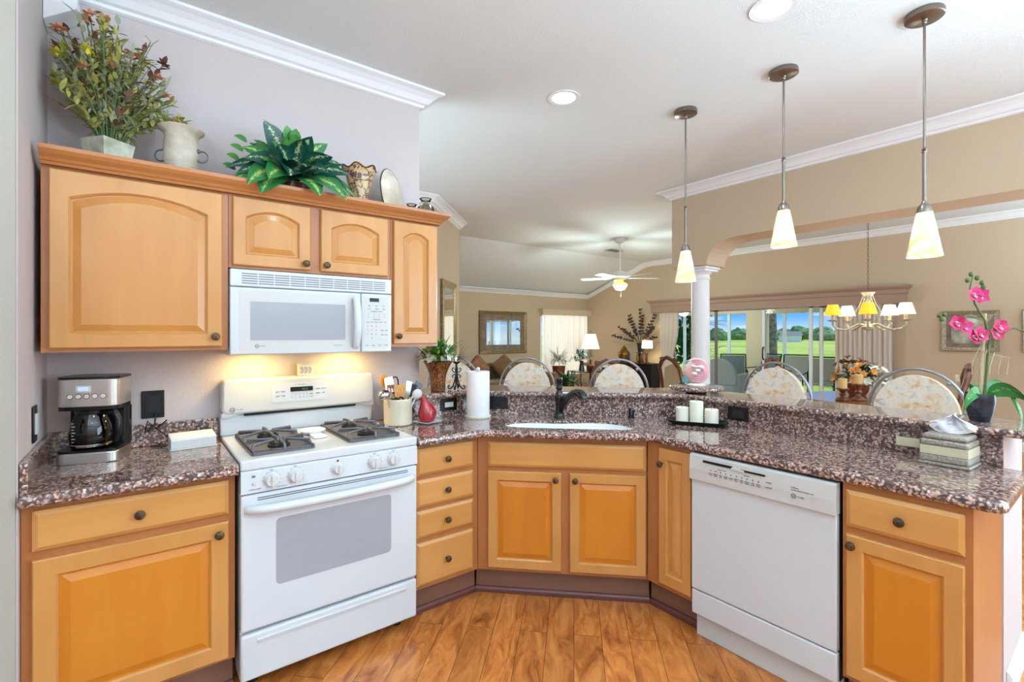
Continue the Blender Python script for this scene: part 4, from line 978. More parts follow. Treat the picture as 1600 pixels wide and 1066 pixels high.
# candle tray and candles
ct = Vector((2.462, 1.503)); ta = -62
t = thing('candle_tray', 'long black tray holding three candles on the worktop', 'tray', (ct.x, ct.y, .9145), ta)
def tr(s1, s2, z_): return [(x_*s1, y_*s2, z_) for x_, y_ in rrect(-1, 1, -1, 1, .25)]
b = B(); b.rings([tr(.12, .04, 0), tr(.155, .065, .022), tr(.158, .068, .024), tr(.152, .062, .024), tr(.118, .04, .006)]); b.build('tray', 'blackm', t)
mt = Matrix.Rotation(R(ta), 2)
for (lx, ly, h_, r_, lab) in ((-.075, 0, .088, .034, 'short ivory pillar candle on the left of the black tray'), (0, -.002, .125, .036, 'tallest ivory pillar candle in the middle of the black tray'), (.078, 0, .085, .036, 'short ivory pillar candle on the right of the black tray')):
    p = mt @ Vector((lx, ly)); q = thing('pillar_candle', lab, 'candle', (ct.x+p.x, ct.y+p.y, .9215), 0, 'candles on the black tray')
    b = B(); b.lathe([(r_-.002, 0), (r_, .002), (r_, h_-.003), (r_-.003, h_), (r_*.5, h_-.004), (.001, h_-.005)], 32); b.build('wax', 'candle', q)
    B().cyl(0, 0, h_-.006, h_+.006, .0012, seg=6).build('wick', 'blackm', q)
# lazy susan + pink ornament
t = thing('lazy_susan', 'round granite turntable on the raised bar near the white column', 'turntable', (2.715, 1.66, 1.0655))
b = B(); b.lathe([(.06, 0), (.06, .012)], 32); b.build('swivel_base', 'blackm', t)
b = B(); b.lathe([(.148, .0125), (.155, .016), (.158, .024), (.155, .034), (.148, .038), (.001, .038)], 56); b.build('disc', 'granite', t)
t = thing('sculpture', 'pink and teal swirled shell sculpture on the granite turntable', 'sculpture', (2.725, 1.665, 1.104), -55)
b = B(); b.lathe([(.05, 0), (.052, .004), (.04, .012), (.001, .013)], 30); b.build('stand', 'whitef', t)
b = B(); rs = []
for j in range(15):
    a = -PI/2+PI*j/14; c_ = max(.01, math.cos(a)); rs.append([(.078*c_*math.cos(2*PI*k/40), .026*c_*math.sin(2*PI*k/40)*(1+.22*math.sin(14*a+3*math.cos(2*PI*k/40)*4)), .090+.080*math.sin(a)) for k in range(40)])
b.rings(rs); b.build('shell_body', 'pink', t)
b = B()
for q in range(6): b.tube([((.068-q*.011)*math.cos(R(a_))+.006*q, -.020-.002*q, .092+(.068-q*.011)*math.sin(R(a_))) for a_ in range(-120, 130, 14)], [.0015]+[.0048]*16+[.0015], 8)
b.build('swirl_ribs', 'pinkp', t)
b = B()
for q in range(3): b.ball(-.012+.02*q, -.030, .075+.02*q, .016, .008, .010, 12, 8)
b.tube([(-.03, -.028, .125), (0, -.031, .115), (.03, -.028, .12)], .006, 8)
b.build('cream_relief', 'whitef', t)
b = B(); b.prism([(-.085, .02), (-.045, .015), (-.04, .06), (-.075, .065)], -.012, .012, 'y', .003); b.prism([(-.072, .09), (-.04, .085), (-.036, .15), (-.06, .155)], -.012, .014, 'y', .004); b.build('teal_inlay', 'teal', t)

# tissue box
t = thing('tissue_box', 'quilted taupe tissue box cover with linen band and tissue pulled up', 'tissue box', (2.503, .447, .9145), -94)
b = B(); w_, d_ = .073, .073
b.box(-w_-.004, w_+.004, -d_-.004, d_+.004, 0, .012, .004); b.box(-w_, w_, -d_, d_, .0125, .040, .006, 3); b.box(-w_+.001, w_-.001, -d_+.001, d_-.001, .0745, .098, .008, 3); b.box(-w_+.006, w_-.006, -d_+.006, d_-.006, .0985, .118, .008, 3); b.build('cover', 'brocade', t)
B().box(-w_+.001, w_-.001, -d_+.001, d_-.001, .0405, .074, .001).build('linen_band', 'linen', t)
for q_, (yo, ph, hh_, sc_) in enumerate(((.0, 0, .080, 1.0), (.012, 1.4, .062, .92))):
    b = B(); rows = []
    for j in range(13):
        f_ = j/12; w_j = sc_*(.020+.052*math.sin(PI*min(1, f_*1.25+.05))**.8 if f_ < .55 else .070*(1-((f_-.55)/.45)**1.3)+.006); row = []
        for i in range(25):
            u_ = -1+i/12; row.append((w_j*u_+.012*f_, yo+.020*math.sin(u_*5+ph+2*f_)*min(1, f_*2.5)+.01*f_, .119+hh_*f_-.022*u_*u_*f_*(1.0 if f_ > .3 else .4)))
        rows.append(row)
    b.rings(rows, False, False, True, closed=False); b.rings([[(p_[0], p_[1]+.0012, p_[2]) for p_ in r_] for r_ in rows], False, False, True, closed=False); b.build('tissue', 'paper', t)

# orchid
ox, oy = 2.735, .395
t = thing('orchid_plant', 'magenta artificial orchid in a square dark blue-black pot on the bar end', 'potted plant', (ox, oy, 1.0655), 8)
b = B(); b.lathe([(.030, 0), (.033, .004), (.043, .045), (.049, .09), (.048, .112), (.044, .112), (.043, .10), (.001, .098)], 40, sq=5); pt = b.build('pot', 'potdark', t)
b = B(); b.lathe([(.043, .098), (.036, .106), (.001, .108)], 24); b.build('pebbles', 'soil', t)
b = B()
def wl(px, py):  # world offset -> local of orchid
    a = R(-8); return (px*math.cos(a)-py*math.sin(a), px*math.sin(a)+py*math.cos(a))
# viewer-right direction in world is about (sin, -cos) of the yaw
rt = Vector((math.sin(R(YAW)), -math.cos(R(YAW)))); fw = Vector((math.cos(R(YAW)), math.sin(R(YAW))))
def og(r_, f_, z_):
    w = rt*r_+fw*f_; q = wl(w.x, w.y); return Vector((q[0], q[1], z_))
b.tube([og(.0, 0, .10), og(.008, 0, .25), og(.015, 0, .38), og(.02, 0, .44)], [.008, .0075, .007, .007], 10); b.build('support_stick', 'stick', t)
b = B()
st_ = [og(.012, -.008, .10), og(.022, -.008, .22), og(.03, -.008, .33), og(.012, -.01, .41), og(-.03, -.01, .48), og(-.05, -.01, .54), og(-.04, -.01, .59)]
b.tube(st_, [.005, .005, .0045, .004, .0035, .003, .002], 8)
b.tube([og(.03, -.008, .31), og(.07, -.01, .35), og(.12, -.02, .38), og(.17, -.02, .36), og(.2, -.02, .33)], .003, 8)
b.tube([og(.012, -.01, .41), og(-.06, -.01, .43), og(-.12, -.01, .41)], .0028, 8)
for q in ((-.045, .60), (-.02, .585), (-.06, .575), (.0, .565), (.005, .545)): b.ball(*og(q[0], -.01, q[1]), .009, .009, .011, 10, 8)
for q in ((-.155, .435), (-.175, .43), (-.165, .415)): b.ball(*og(q[0], -.01, q[1]), .009, .009, .009, 10, 8)
b.build('stem', 'stem', t)
def flower(c, s_, seed):
    b = B(); rnd = random.Random(seed); d = (og(-.2+.4*rnd.random(), -1, .1+.2*rnd.random())).normalized(); u = d.orthogonal().normalized(); w = d.cross(u)
    for k in range(5):
        an = 2*PI*k/5+rnd.random()*.3; pd = u*math.cos(an)+w*math.sin(an)+d*.35; b.leaf(c, pd, s_, s_*.95, .1, up=d, n=5, fold=.1)
    f = b.build('blossom', 'magenta', t); b = B(); b.ball(c.x, c.y, c.z, .008); b.leaf(c, d, .02, .02, .2, up=(0, 0, 1)); b.leaf(c, d+Vector((0, 0, -1)), s_*.6, .015, .2, up=(0, 0, 1)); b.build('blossom_heart', 'pinkp', f)
for i, (a_, z_) in enumerate(((-.045, .515), (-.02, .51), (-.115, .40), (-.085, .385), (-.045, .345), (-.02, .355), (.06, .385), (.045, .36), (.2, .36), (.215, .30), (.19, .31))): flower(og(a_, -.02, z_), .036, 30+i)
b = B()
b.leaf(og(.0, -.01, .105), og(-.9, -.3, .55), .17, .06, 3.0, up=og(0, -1, .6), n=10, fold=.15)
b.leaf(og(.02, -.01, .105), og(.8, -.35, .8), .25, .10, 3.3, up=og(.5, -1, .4), n=12, fold=.15)
b.leaf(og(.02, 0, .105), og(.9, .1, .9), .27, .10, 3.6, up=og(.5, -1, .4), n=12, fold=.15)
b.leaf(og(.02, 0, .105), og(.4, .6, .7), .2, .07, 2.2, n=12, fold=.2)
b.build('leaves', 'orchidleaf', t)
b = B()
for k in range(5): b.tube([og(.03, 0, .27), og(-.02+.03*k, -.02, .30-.01*k), og(-.05+.035*k, -.02, .24-.01*k), og(-.05+.035*k, -.02, .19)], .0018, 6)
b.build('aerial_roots', 'stick', t)

# ---------------------------------------------------------------- on top of the wall cabinets
ZT = 2.0605
t = thing('dried_flower_arrangement', 'tall dried and silk flower arrangement in a square mottled stone pot above the cabinets', 'flower arrangement', (-.10, 2.56, ZT), 38)
b = B(); b.rings([[(x_*s_, y_*s_, z_) for x_, y_ in ((-1, -1), (1, -1), (1, 1), (-1, 1))] for s_, z_ in ((.044, 0), (.062, .14), (.057, .14), (.046, .10))], True, True, False); b.build('pot', 'stonepot', t)
rnd = random.Random(11)
bs, bl, bl2, bl3 = B(), B(), B(), B()
for i in range(120):
    a = rnd.uniform(0, 2*PI); sp_ = rnd.uniform(0.02, 1)**.8; hh = rnd.uniform(.16, .56)*(1-.3*sp_)
    ex = max(-.15, math.cos(a)*sp_*.26); ey = math.sin(a)*sp_*.13
    ca, sa = math.cos(R(-38)), math.sin(R(-38)); ex, ey = ex*ca-ey*sa, ex*sa+ey*ca
    p0 = Vector((ex*.15, ey*.15, .13)); p2 = Vector((ex, ey, .13+hh)); p1 = (p0+p2)/2+Vector((-ex*.15, -ey*.15, .04))
    pts = [p0.lerp(p1, q/4).lerp(p1.lerp(p2, q/4), q/4) for q in range(5)]
    bs.tube(pts, .0022, 5)
    kind = i % 7; LB = (bl, bl2, bl3, bl, bl, bl2, bl)[kind]
    for q in range(11):
        f_ = .22+.78*q/10; c = p0.lerp(p1, f_).lerp(p1.lerp(p2, f_), f_); dr = (p2-p0).normalized(); sd = Vector((rnd.uniform(-1, 1), rnd.uniform(-1, 1), rnd.uniform(-.1, .8))).normalized()
        LB.leaf(c, dr*.5+sd, rnd.uniform(.035, .062), rnd.uniform(.012, .022), .5, n=3)
        if q % 3 == 0: LB.leaf(c, dr*.6-sd, rnd.uniform(.03, .05), .011, .5, n=3)
    if i % 3 == 0:
        FB = B(); FB.ball(p2.x, p2.y, p2.z, .007, seg=8, n=6)
        for k in range(16):
            d = Vector((rnd.uniform(-1, 1), rnd.uniform(-1, 1), rnd.uniform(-.3, 1))).normalized(); FB.leaf(p2, d, .030, .017, .3, n=3)
        FB.build('dried_flower', ('dry3', 'yellow', 'dry3', 'dry2', 'dry1')[(i//3) % 5], t)
for i in range(10):
    a = rnd.uniform(0, 2*PI); e_ = Vector((math.cos(a)*.16, math.sin(a)*.12, rnd.uniform(.3, .52))); bs.tube([(0, 0, .13), e_*.5+Vector((0, 0, .15)), e_+Vector((0, 0, .1)), e_*1.15+Vector((0, 0, .05))], .0012, 5)
bs.build('stems', 'stem', t); bl.build('olive_leaves', 'dry1', t); bl2.build('sage_leaves', 'dry4', t); bl3.build('brown_leaves', 'dry2', t);

t = thing('urn', 'crackled cream urn with dark ring handles above the cabinets', 'urn', (.145, 2.53, ZT), -30)
b = B(); b.lathe([(.034, 0), (.040, .006), (.046, .03), (.058, .075), (.066, .12), (.066, .17), (.062, .205), (.066, .222), (.084, .238), (.086, .244), (.080, .246), (.060, .225), (.06, .08), (.001, .07)], 44); b.build('urn_body', 'urnc', t)
for s_ in (-1, 1):
    b = B(); b.ball(s_*.069, 0, .155, .009); b.torus(s_*.082, 0, .130, .024, .0035, 24, 'y'); b.build('ring_handle', 'iron', t)
t = thing('foliage_plant', 'variegated silk foliage plant spilling over the cabinet cornice', 'artificial plant', (.585, 2.50, ZT))
B().lathe([(.07, 0), (.085, .08), (.08, .08), (.06, .01), (.001, .01)], 28).build('basket', 'dwood', t)
b = B(); b2 = B(); b3 = B(); rnd = random.Random(5)
spec = [(-.9, -.5, .1, .22, .10), (-.8, -.9, -.15, .25, .12), (-.5, -1, -.1, .22, .11), (.2, -1, -.3, .22, .10), (.55, -1, -.2, .27, .12), (.9, -.6, .0, .26, .11), (1, -.3, .35, .2, .10), (.8, -.2, .9, .22, .10), (.4, -.2, 1, .22, .1), (-.35, -.2, 1.2, .24, .11), (-.7, -.3, .6, .22, .10), (0, -.7, .7, .2, .10), (-.3, -.8, .45, .22, .10), (.35, -.8, .5, .22, .10), (.7, -.7, .35, .24, .11), (-1, -.2, .3, .24, .10), (0, -1, .15, .2, .1), (.1, .1, 1.3, .2, .09), (-.55, .1, .9, .2, .09), (.55, .1, .8, .2, .09), (-.65, -1, -.35, .24, .11), (-.2, -1, -.05, .2, .10), (-1, -.6, -.05, .25, .11), (.75, -1, -.05, .24, .11), (.35, -1, .2, .2, .10), (-.75, -.6, .35, .22, .11), (.15, -.5, .95, .2, .10)]
for (dx, dy, dz, ln, w_) in spec:
    (b if rnd.random() < .65 else b2).leaf((dx*.05, dy*.05, .10+.02*dz), (dx, dy*.7, dz+.35), ln*1.08, w_*1.15, 1.5, up=(dx*.2, -.75, .65), n=8, fold=.12)
for i in range(60):
    a = rnd.uniform(0, 2*PI); e_ = rnd.uniform(0, 1.3); d = Vector((math.cos(a)*math.cos(e_), math.sin(a)*math.cos(e_)*.6, math.sin(e_)))
    c = Vector((0, 0, .09))+d*rnd.uniform(.08, .20); b3.tube([(0, 0, .09), c], .0018, 5); b3.leaf(c, d, rnd.uniform(.06, .085), .055, .8, up=(0, -.7, .7), n=5)
for i in range(4):
    c = Vector((-.24+.015*i, -.02, .10+.045*i)); b3.leaf(c, (-1, -.3, .5), .06, .045, .6, up=(0, -.8, .6), n=5)
b.build('variegated_leaves', 'vari', t); b2.build('bright_variegated_leaves', 'vari2', t); b3.build('small_leaves', 'green', t)
t = thing('scalloped_vase', 'scroll-patterned tan and brown vase with scalloped rim above the cabinets', 'vase', (.925, 2.52, ZT))
b = B(); pr = [(.036, 0), (.040, .006), (.030, .022), (.034, .05), (.048, .10), (.058, .15), (.068, .19), (.086, .235)]
rs = [[(r_*math.cos(2*PI*k/48), r_*math.sin(2*PI*k/48), z_) for k in range(48)] for r_, z_ in pr[:-1]]
rs.append([((.086+.004*math.cos(6*2*PI*k/48))*math.cos(2*PI*k/48), (.086+.004*math.cos(6*2*PI*k/48))*math.sin(2*PI*k/48), .232+.010*math.cos(6*2*PI*k/48)) for k in range(48)])
rim = rs[-1]; rs.append([(x_*.93, y_*.93, z_-.002) for x_, y_, z_ in rim]); rs.append([(.05*math.cos(2*PI*k/48), .05*math.sin(2*PI*k/48), .12) for k in range(48)])
b.rings(rs); b.build('vase_body', 'scroll', t); B().tube(rim, .004, 6, True).build('gilded_rim', 'gold', t)
t = thing('display_plate', 'glazed oval platter standing on edge above the cabinets', 'plate', (1.155, 2.60, ZT), 0)
b = B(T(0, 0, .152, rx=84, rz=42, s=1.32)); b.lathe([(.03, .012), (.07, .008), (.092, -.004), (.112, -.010), (.113, -.006), (.092, .002), (.07, .014), (.001, .017)], 44); b.build('plate_body', 'platter', t); B(T(0, 0, .152, rx=84, rz=42, s=1.32)).torus(0, 0, -.008, .112, .003, 44).build('plate_rim', 'darkf', t)
b = B(); b.box(-.03, .03, -.02, .035, 0, .006, .002); b.tube([(-.02, .03, .003), (0, .05, .10)], .003); b.tube([(-.02, -.02, .003), (-.02, -.035, .02)], .003); b.tube([(.02, -.02, .003), (.02, -.035, .02)], .003); b.build('plate_stand', 'blackm', t)
def jar(x, y, s_, lab):
    t = thing('glass_jar', lab, 'jar', (x, y, ZT), 0)
    b = B(); b.lathe([(.03*s_, 0), (.048*s_, .012*s_), (.055*s_, .045*s_), (.048*s_, .078*s_), (.028*s_, .095*s_), (.026*s_, .115*s_), (.036*s_, .13*s_), (.033*s_, .13*s_), (.024*s_, .113*s_), (.045*s_, .076*s_), (.051*s_, .045*s_), (.044*s_, .016*s_), (.001, .008*s_)], 32); b.build('jar_glass', 'jar', t)
    B().torus(0, 0, .13*s_, .035*s_, .0022, 28).build('jar_rim', 'bronze', t)
jar(1.245, 2.56, .82, 'smaller round clear glass jar beside the upright platter'); jar(1.283, 2.46, .95, 'round clear glass jar at the right end of the cabinet top')

# ---------------------------------------------------------------- pendants
for i, (px, py, zb, lab) in enumerate([(2.90, 1.85, 1.762, 'pendant lamp with cone glass shade nearest the white column'), (2.90, 1.228, 1.908, 'middle pendant lamp, its shade hanging highest above the bar'), (2.90, .606, 1.772, 'pendant lamp nearest the right edge, above the orchid')]):
    t = thing('pendant_lamp', lab, 'pendant lamp', (px, py, H), 0, 'pendants above the breakfast bar')
    b = B(); b.lathe([(.072, -.0005), (.075, -.006), (.075, -.026), (.070, -.030), (.001, -.031)], 40); b.build('ceiling_canopy', 'nickel', t)
    top = zb-H+.215; ln = top+.03
    b = B(); b.cyl(0, 0, ln+.05, -.03, .0055, seg=12)
    for zz in (-.04, ln+.26): b.lathe([(.008, zz-.012), (.011, zz-.008), (.011, zz-.004), (.007, zz), (.012, zz+.006), (.007, zz+.014)], 16)
    b.cyl(0, 0, ln+.02, ln+.25, .0085, seg=14); b.build('stem', 'nickel', t)
    b = B(); b.lathe([(.009, .055), (.012, .05), (.012, .045), (.020, .036), (.028, .022), (.030, .010), (.032, .004), (.030, -.004), (.001, -.006)], 28, 0, 0, top); b.build('socket_cap', 'nickel', t)
    b = B(); b.lathe([(.031, 0), (.033, -.012), (.068, -.205), (.066, -.206), (.029, -.006)], 36, 0, 0, top, cap=False); b.build('lamp_shade', 'alab', t)
    b = B(); b.ball(0, 0, top-.045, .018, .018, .022); b.build('bulb', 'canlit', t)
    light('pendant_bulb_light', 'POINT', (px, py, H+top-.10), 3.0, (1, .93, .82), size=.03)

# ---------------------------------------------------------------- bar stools
def stool(label, loc, rz, first=None):
    if first: return dup(first, loc, rz, label)
    t = thing('bar_stool', label, 'bar stool', loc, rz, 'upholstered bar stools')
    b = B(); P = [(.02+.0, 0, 0)]
    pts = [(-.205, .19, .70)]+[(-.208, .205, .80)]+[(.21*math.cos(R(a)), .215, 1.0+.235*math.sin(R(a))) for a in range(180, -1, -10)]+[(.208, .205, .80), (.205, .19, .70)]
    b.tube(pts, .0085, 10); b.build('back_hoop', 'hoop', t)
    b = B(); out = [(-.17, .80)]+arc(0, .98, .184, .222, 180, 0, 26)[0:]+[(.17, .80)]
    b.prism(out[::-1], .185, .225, 'y', .008); b.build('back_cushion', 'fab', t)
    for x_, z_ in ((-.197, 1.02), (.197, 1.02), (-.132, 1.165), (.132, 1.165)): B().ball(x_, .212, z_, .012, .008, .012, 10, 8).build('back_spacer', 'hoop', t)
    b = B(); b.lathe([(.19, .70), (.212, .715), (.215, .745), (.20, .765), (.001, .775)], 36); b.build('seat', 'fab', t)
    b = B(); b.lathe([(.195, .68), (.20, .685), (.20, .70), (.001, .70)], 36); b.torus(0, 0, .28, .20, .009, 36); b.build('seat_frame', 'hoop', t)
    for sx, sy in ((-1, -1), (1, -1), (1, 1), (-1, 1)):
        B().tube([(sx*.13, sy*.13, .69), (sx*.15, sy*.15, .28), (sx*.19, sy*.19, .002)], .0115, 8).build('leg', 'hoop', t)
    return t
s1 = stool('bar stool farthest left behind the raised bar, in front of the sofa', (2.215, 2.723, 0), -45)
stool('second bar stool from the left, seen just right of the faucet', (2.627, 2.168, 0), -45, s1)
stool('bar stool to the right of the pink sculpture', (3.06, 1.435, 0), -90, s1)
stool('bar stool nearest the camera, to the left of the orchid', (3.06, .72, 0), -90, s1)
stool('bar stool half hidden behind the amber vase and the iron candle holder', (1.90, 3.22, 0), -35, s1)

# ---------------------------------------------------------------- dining area
TX, TY = 5.9, 1.72
t = thing('dining_table', 'round glossy brown wooden dining table behind the bar stools', 'table', (TX, TY, 0))
b = B(); el = [((.62)*math.cos(2*PI*k/48), .56*math.sin(2*PI*k/48)) for k in range(48)]; b.prism(el, .735, .765, 'z', .006); b.build('tabletop', 'tablew', t)
b = B(); b.lathe([(.16, .16), (.12, .22), (.07, .32), (.09, .45), (.07, .6), (.13, .70), (.2, .734)], 28); b.build('pedestal', 'dwood', t)
for k in range(4):
    a = R(45+90*k); B().tube([(.08*math.cos(a), .08*math.sin(a), .22), (.25*math.cos(a), .25*math.sin(a), .14), (.42*math.cos(a), .42*math.sin(a), .032)], [.04, .035, .028], 8).build('leg', 'dwood', t)
def dchair(label, loc, rz, first=None, top=1.12):
    if first: return dup(first, loc, rz, label)
    t = thing('dining_chair', label, 'dining chair', loc, rz, 'carved wooden dining chairs')
    B().box(-.23, .23, -.22, .22, .43, .48, .015).build('seat', 'fab', t)
    for sx in (-1, 1):
        B().tube([(sx*.20, -.2, .43), (sx*.20, -.2, .002)], .02, 8).build('leg', 'dwood', t)
        B().tube([(sx*.20, .2, .43), (sx*.20, .24, .002)], .02, 8).build('leg', 'dwood', t)
        b = B(); b.tube([(sx*.19, .21, .43), (sx*.215, .23, .75), (sx*.20, .29, 1.0), (sx*.12, .31, 1.09), (sx*.04, .32, 1.12)], [.022, .024, .024, .03, .02], 8); b.ball(sx*.13, .31, 1.11, .035, .02, .03); b.build('back_post', 'dwood', t)
    b = B(); b.prism([(-.14, .55), (.14, .55), (.17, .8), (.15, 1.0), (0, 1.05), (-.15, 1.0), (-.17, .8)], .225, .255, 'y', .01); b.build('back_pad', 'linen', t)
    B().tube([(-.05, .32, 1.115), (0, .32, 1.135), (.05, .32, 1.115)], .025, 8).build('crest', 'dwood', t)
    return t
c1 = dchair('carved dining chair whose crest shows above the third bar stool', (5.92, 2.33, 0), 0)
dchair('carved dining chair at the right of the table, behind the orchid leaves', (5.88, 1.24, 0), 192, c1)
dchair('carved dining chair with tall curved back left of the pink sculpture', (5.48, 3.45, 0), 70, c1)
dchair('carved chair whose curved back rises left of the second bar stool', (3.95, 3.2, 0), -10, c1)

t = thing('chandelier', 'antique cream five-arm chandelier with small fabric shades on a chain', 'chandelier', (5.70, 1.625, H))
b = B(); b.lathe([(.055, -.0005), (.05, -.02), (.01, -.035), (.001, -.036)], 28); b.build('ceiling_rose', 'chand', t)
b = B()
for k in range(38):
    z_ = -.045-k*.027
    pts = [(.007*math.cos(2*PI*q/8)*(1 if k % 2 else 0), .007*math.cos(2*PI*q/8)*(0 if k % 2 else 1), z_+.016*math.sin(2*PI*q/8)) for q in range(8)]; b.tube(pts, .0018, 5, True)
b.build('chain', 'bronze', t)
zc = 1.43-H
b = B(); b.lathe([(.001, 0), (.012, .01), (.008, .02), (.05, .045), (.055, .06), (.03, .085), (.018, .10), (.022, .2), (.035, .28), (.02, .32), (.03, .35), (.055, .395), (.06, .402), (.001, .405)], 28, 0, 0, zc); b.build('centre_body', 'chand', t)
for k in range(5):
    a = R(72*k-20); c_, s_ = math.cos(a), math.sin(a)
    b = B(); b.tube([(r_*c_, r_*s_, zc+z_) for r_, z_ in ((.02, .07), (.08, .09), (.14, .055), (.20, .03), (.27, .045), (.30, .085), (.30, .12))], .010, 8)
    b.tube([(r_*c_, r_*s_, zc+z_) for r_, z_ in ((.04, .37), (.07, .28), (.13, .16), (.20, .08))], .004, 6)
    b.lathe([(.02, .115), (.045, .125), (.048, .13), (.001, .131)], 20, .30*c_, .30*s_, zc); b.cyl(.30*c_, .30*s_, zc+.13, zc+.19, .014, seg=14); arm = b.build('arm', 'chand', t)
    b = B(); b.lathe([(.075, .18), (.045, .285), (.043, .285), (.073, .18)], 24, .30*c_, .30*s_, zc, cap=False); b.build('lamp_shade', 'lampy' if k in (2, 3) else 'lampsh', arm)
light('chandelier_bulb_light', 'POINT', (5.70, 1.625, 1.78), 14, (1, .84, .62), size=.18)

CX, CY = 6.05, 1.82
t = thing('centrepiece', 'autumn silk flower centrepiece of orange and cream blooms on the dining table', 'flower arrangement', (CX, CY, .7655))
B().lathe([(.07, 0), (.1, .05), (.11, .12), (.10, .12), (.06, .02), (.001, .02)], 24).build('bowl', 'bowlw', t)
leafy(B(), (0, 0, .14), 130, .16, .16, .035, .8, 21, 1.0).build('foliage', 'dgreen', t)
blossoms(B(), (0, 0, .16), 26, .25, .05, 22, .8, 6).build('orange_bloom', 'orangef', t)
blossoms(B(), (.04, -.1, .14), 16, .24, .055, 23, .8, 6).build('cream_bloom', 'whitef', t)
blossoms(B(), (-.02, .05, .18), 12, .24, .05, 24, .9, 6).build('brown_bloom', 'dry2', t)
def holder(x, y, h_, lab, l2):
    t = thing('candle_stand', lab, 'candle holder', (x, y, .7655), 0, 'turned wooden candle stands')
    B().lathe([(.06, 0), (.065, .01), (.05, .025), (.025, .04), (.02, h_*.4), (.032, h_*.5), (.02, h_*.62), (.03, h_-.03), (.058, h_-.01), (.055, h_), (.001, h_)], 24).build('stand_body', 'dwood', t)
    q = thing('table_candle', l2, 'candle', (x, y, .766+h_), 0, 'ochre candles'); b = B(); b.lathe([(.038, 0), (.038, .088), (.034, .092), (.001, .088)], 24); b.build('wax', 'candle2', q); B().cyl(0, 0, .088, .10, .0015, seg=6).build('wick', 'blackm', q)
holder(5.48, 1.77, .125, 'short turned wooden candle stand on the dining table', 'ochre candle on the shorter stand')
holder(5.62, 1.68, .165, 'taller turned wooden candle stand on the dining table', 'ochre candle on the taller stand')

# pictures on the patio wall
def picture(name, label, loc, rz, w_, h_, fm, art, fw_=.05, mat_=.05, cat='picture'):
    t = thing(name, label, cat, loc, rz)
    b = B(); b.rings([[(x_*(w_/2-i), y_, z_*(h_/2-i)) for x_, z_ in ((-1, -1), (1, -1), (1, 1), (-1, 1))] for i, y_ in ((0, -.002), (0, -.025), (.006, -.034), (fw_*.6, -.026), (fw_, -.018), (fw_, -.004))], False, False, False); b.build('picture_frame', fm, t)
    if mat_: B().box(-w_/2+fw_, w_/2-fw_, -.012, -.006, -h_/2+fw_, h_/2-fw_).build('mat_board', 'matb', t)
    B().box(-w_/2+fw_+mat_, w_/2-fw_-mat_, -.0145, -.0125, -h_/2+fw_+mat_, h_/2-fw_-mat_).build('artwork', art, t)
    return t
picture('framed_picture', 'cream framed landscape print on the patio wall behind the orchid', (8.447, 1.315, 1.46), -90, .55, .52, 'silverf', 'artd')
picture('framed_picture', 'framed print cut off by the right edge of the photo', (8.447, .57, 1.46), -90, .55, .52, 'silverf', 'artd')
picture('framed_picture', 'large dark-framed glazed picture on the far wall above the sofa', (5.95, 7.997, 1.455), 0, 1.22, .87, 'goldf', 'mirror', .07, .11)
picture('wall_mirror', 'tall narrow mirror in a bronze frame right of the upper cabinets', (3.02, 5.205, 1.45), 45, .64, 1.24, 'goldf', 'mirror', .09, 0, 'mirror')

# valances and curtains
VP_ = [(0, 0), (.13, 0), (.13, -.02), (.10, -.05), (.085, -.055), (.085, -.11), (.07, -.125), (.07, -.25), (.05, -.25), (.05, -.03), (0, -.03)]
b = B(); b.sweep([(8.447, 2.02, 2.10), (8.38, 2.02, 2.10), (8.38, 6.03, 2.10), (8.447, 6.03, 2.10)], VP_); b.build('window_valance', 'valance', label='long dusty rose moulded cornice box above the patio doors', cat='valance')
b = B(); b.sweep([(8.43, 7.997, 1.975), (8.43, 7.93, 1.975), (6.99, 7.93, 1.975), (6.99, 7.997, 1.975)], [(o*.8, u*.55) for o, u in VP_]); b.build('window_valance', 'valance2', label='cream cornice box above the far window', cat='valance')
def curtain(name, label, y0, y1, z0, z1, x0, m, axis='y', tie=None, n=9, amp=.03, seed=0):
    b = B(); cols = n*8; rows = []
    for j in range(15):
        f_ = j/14; z_ = z1+(z0-z1)*f_; k_ = 1
        if tie is not None: k_ = 1-.38*math.exp(-((z_-tie[0])/.28)**2)
        row = []
        for i in range(cols+1):
            u = i/cols; yy = y0+(y1-y0)*u
            if tie is not None: yy = tie[1]+(yy-tie[1])*k_
            dx = amp*math.sin(u*n*2*PI+seed)*(.7+.3*math.sin(3*u*n+seed+f_*2))
            row.append((x0+dx, yy, z_) if axis == 'y' else (yy, x0+dx, z_))
        rows.append(row)
    th = [[(p[0]+(.004 if axis == 'y' else 0), p[1]+(0 if axis == 'y' else .004), p[2]) for p in r] for r in rows]
    for rr in rows, th: b.rings(rr, False, False, True, closed=False)
    return b.build(name, m, label=label, cat='curtain')
curtain('curtain_panel', 'tied-back cream curtain at the left end of the patio doors', 5.50, 5.93, .03, 1.95, 8.37, 'curtain', amp=.024, tie=(.98, 5.80))
curtain('curtain_panel', 'cream curtain at the right end of the patio doors beside the chandelier', 2.08, 2.80, .03, 1.95, 8.36, 'curtain', n=12)
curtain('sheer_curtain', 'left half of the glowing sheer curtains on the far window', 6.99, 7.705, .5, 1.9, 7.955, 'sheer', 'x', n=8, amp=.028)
curtain('sheer_curtain', 'right half of the glowing sheer curtains on the far window', 7.715, 8.42, .5, 1.9, 7.955, 'sheer', 'x', n=8, amp=.028, seed=2)

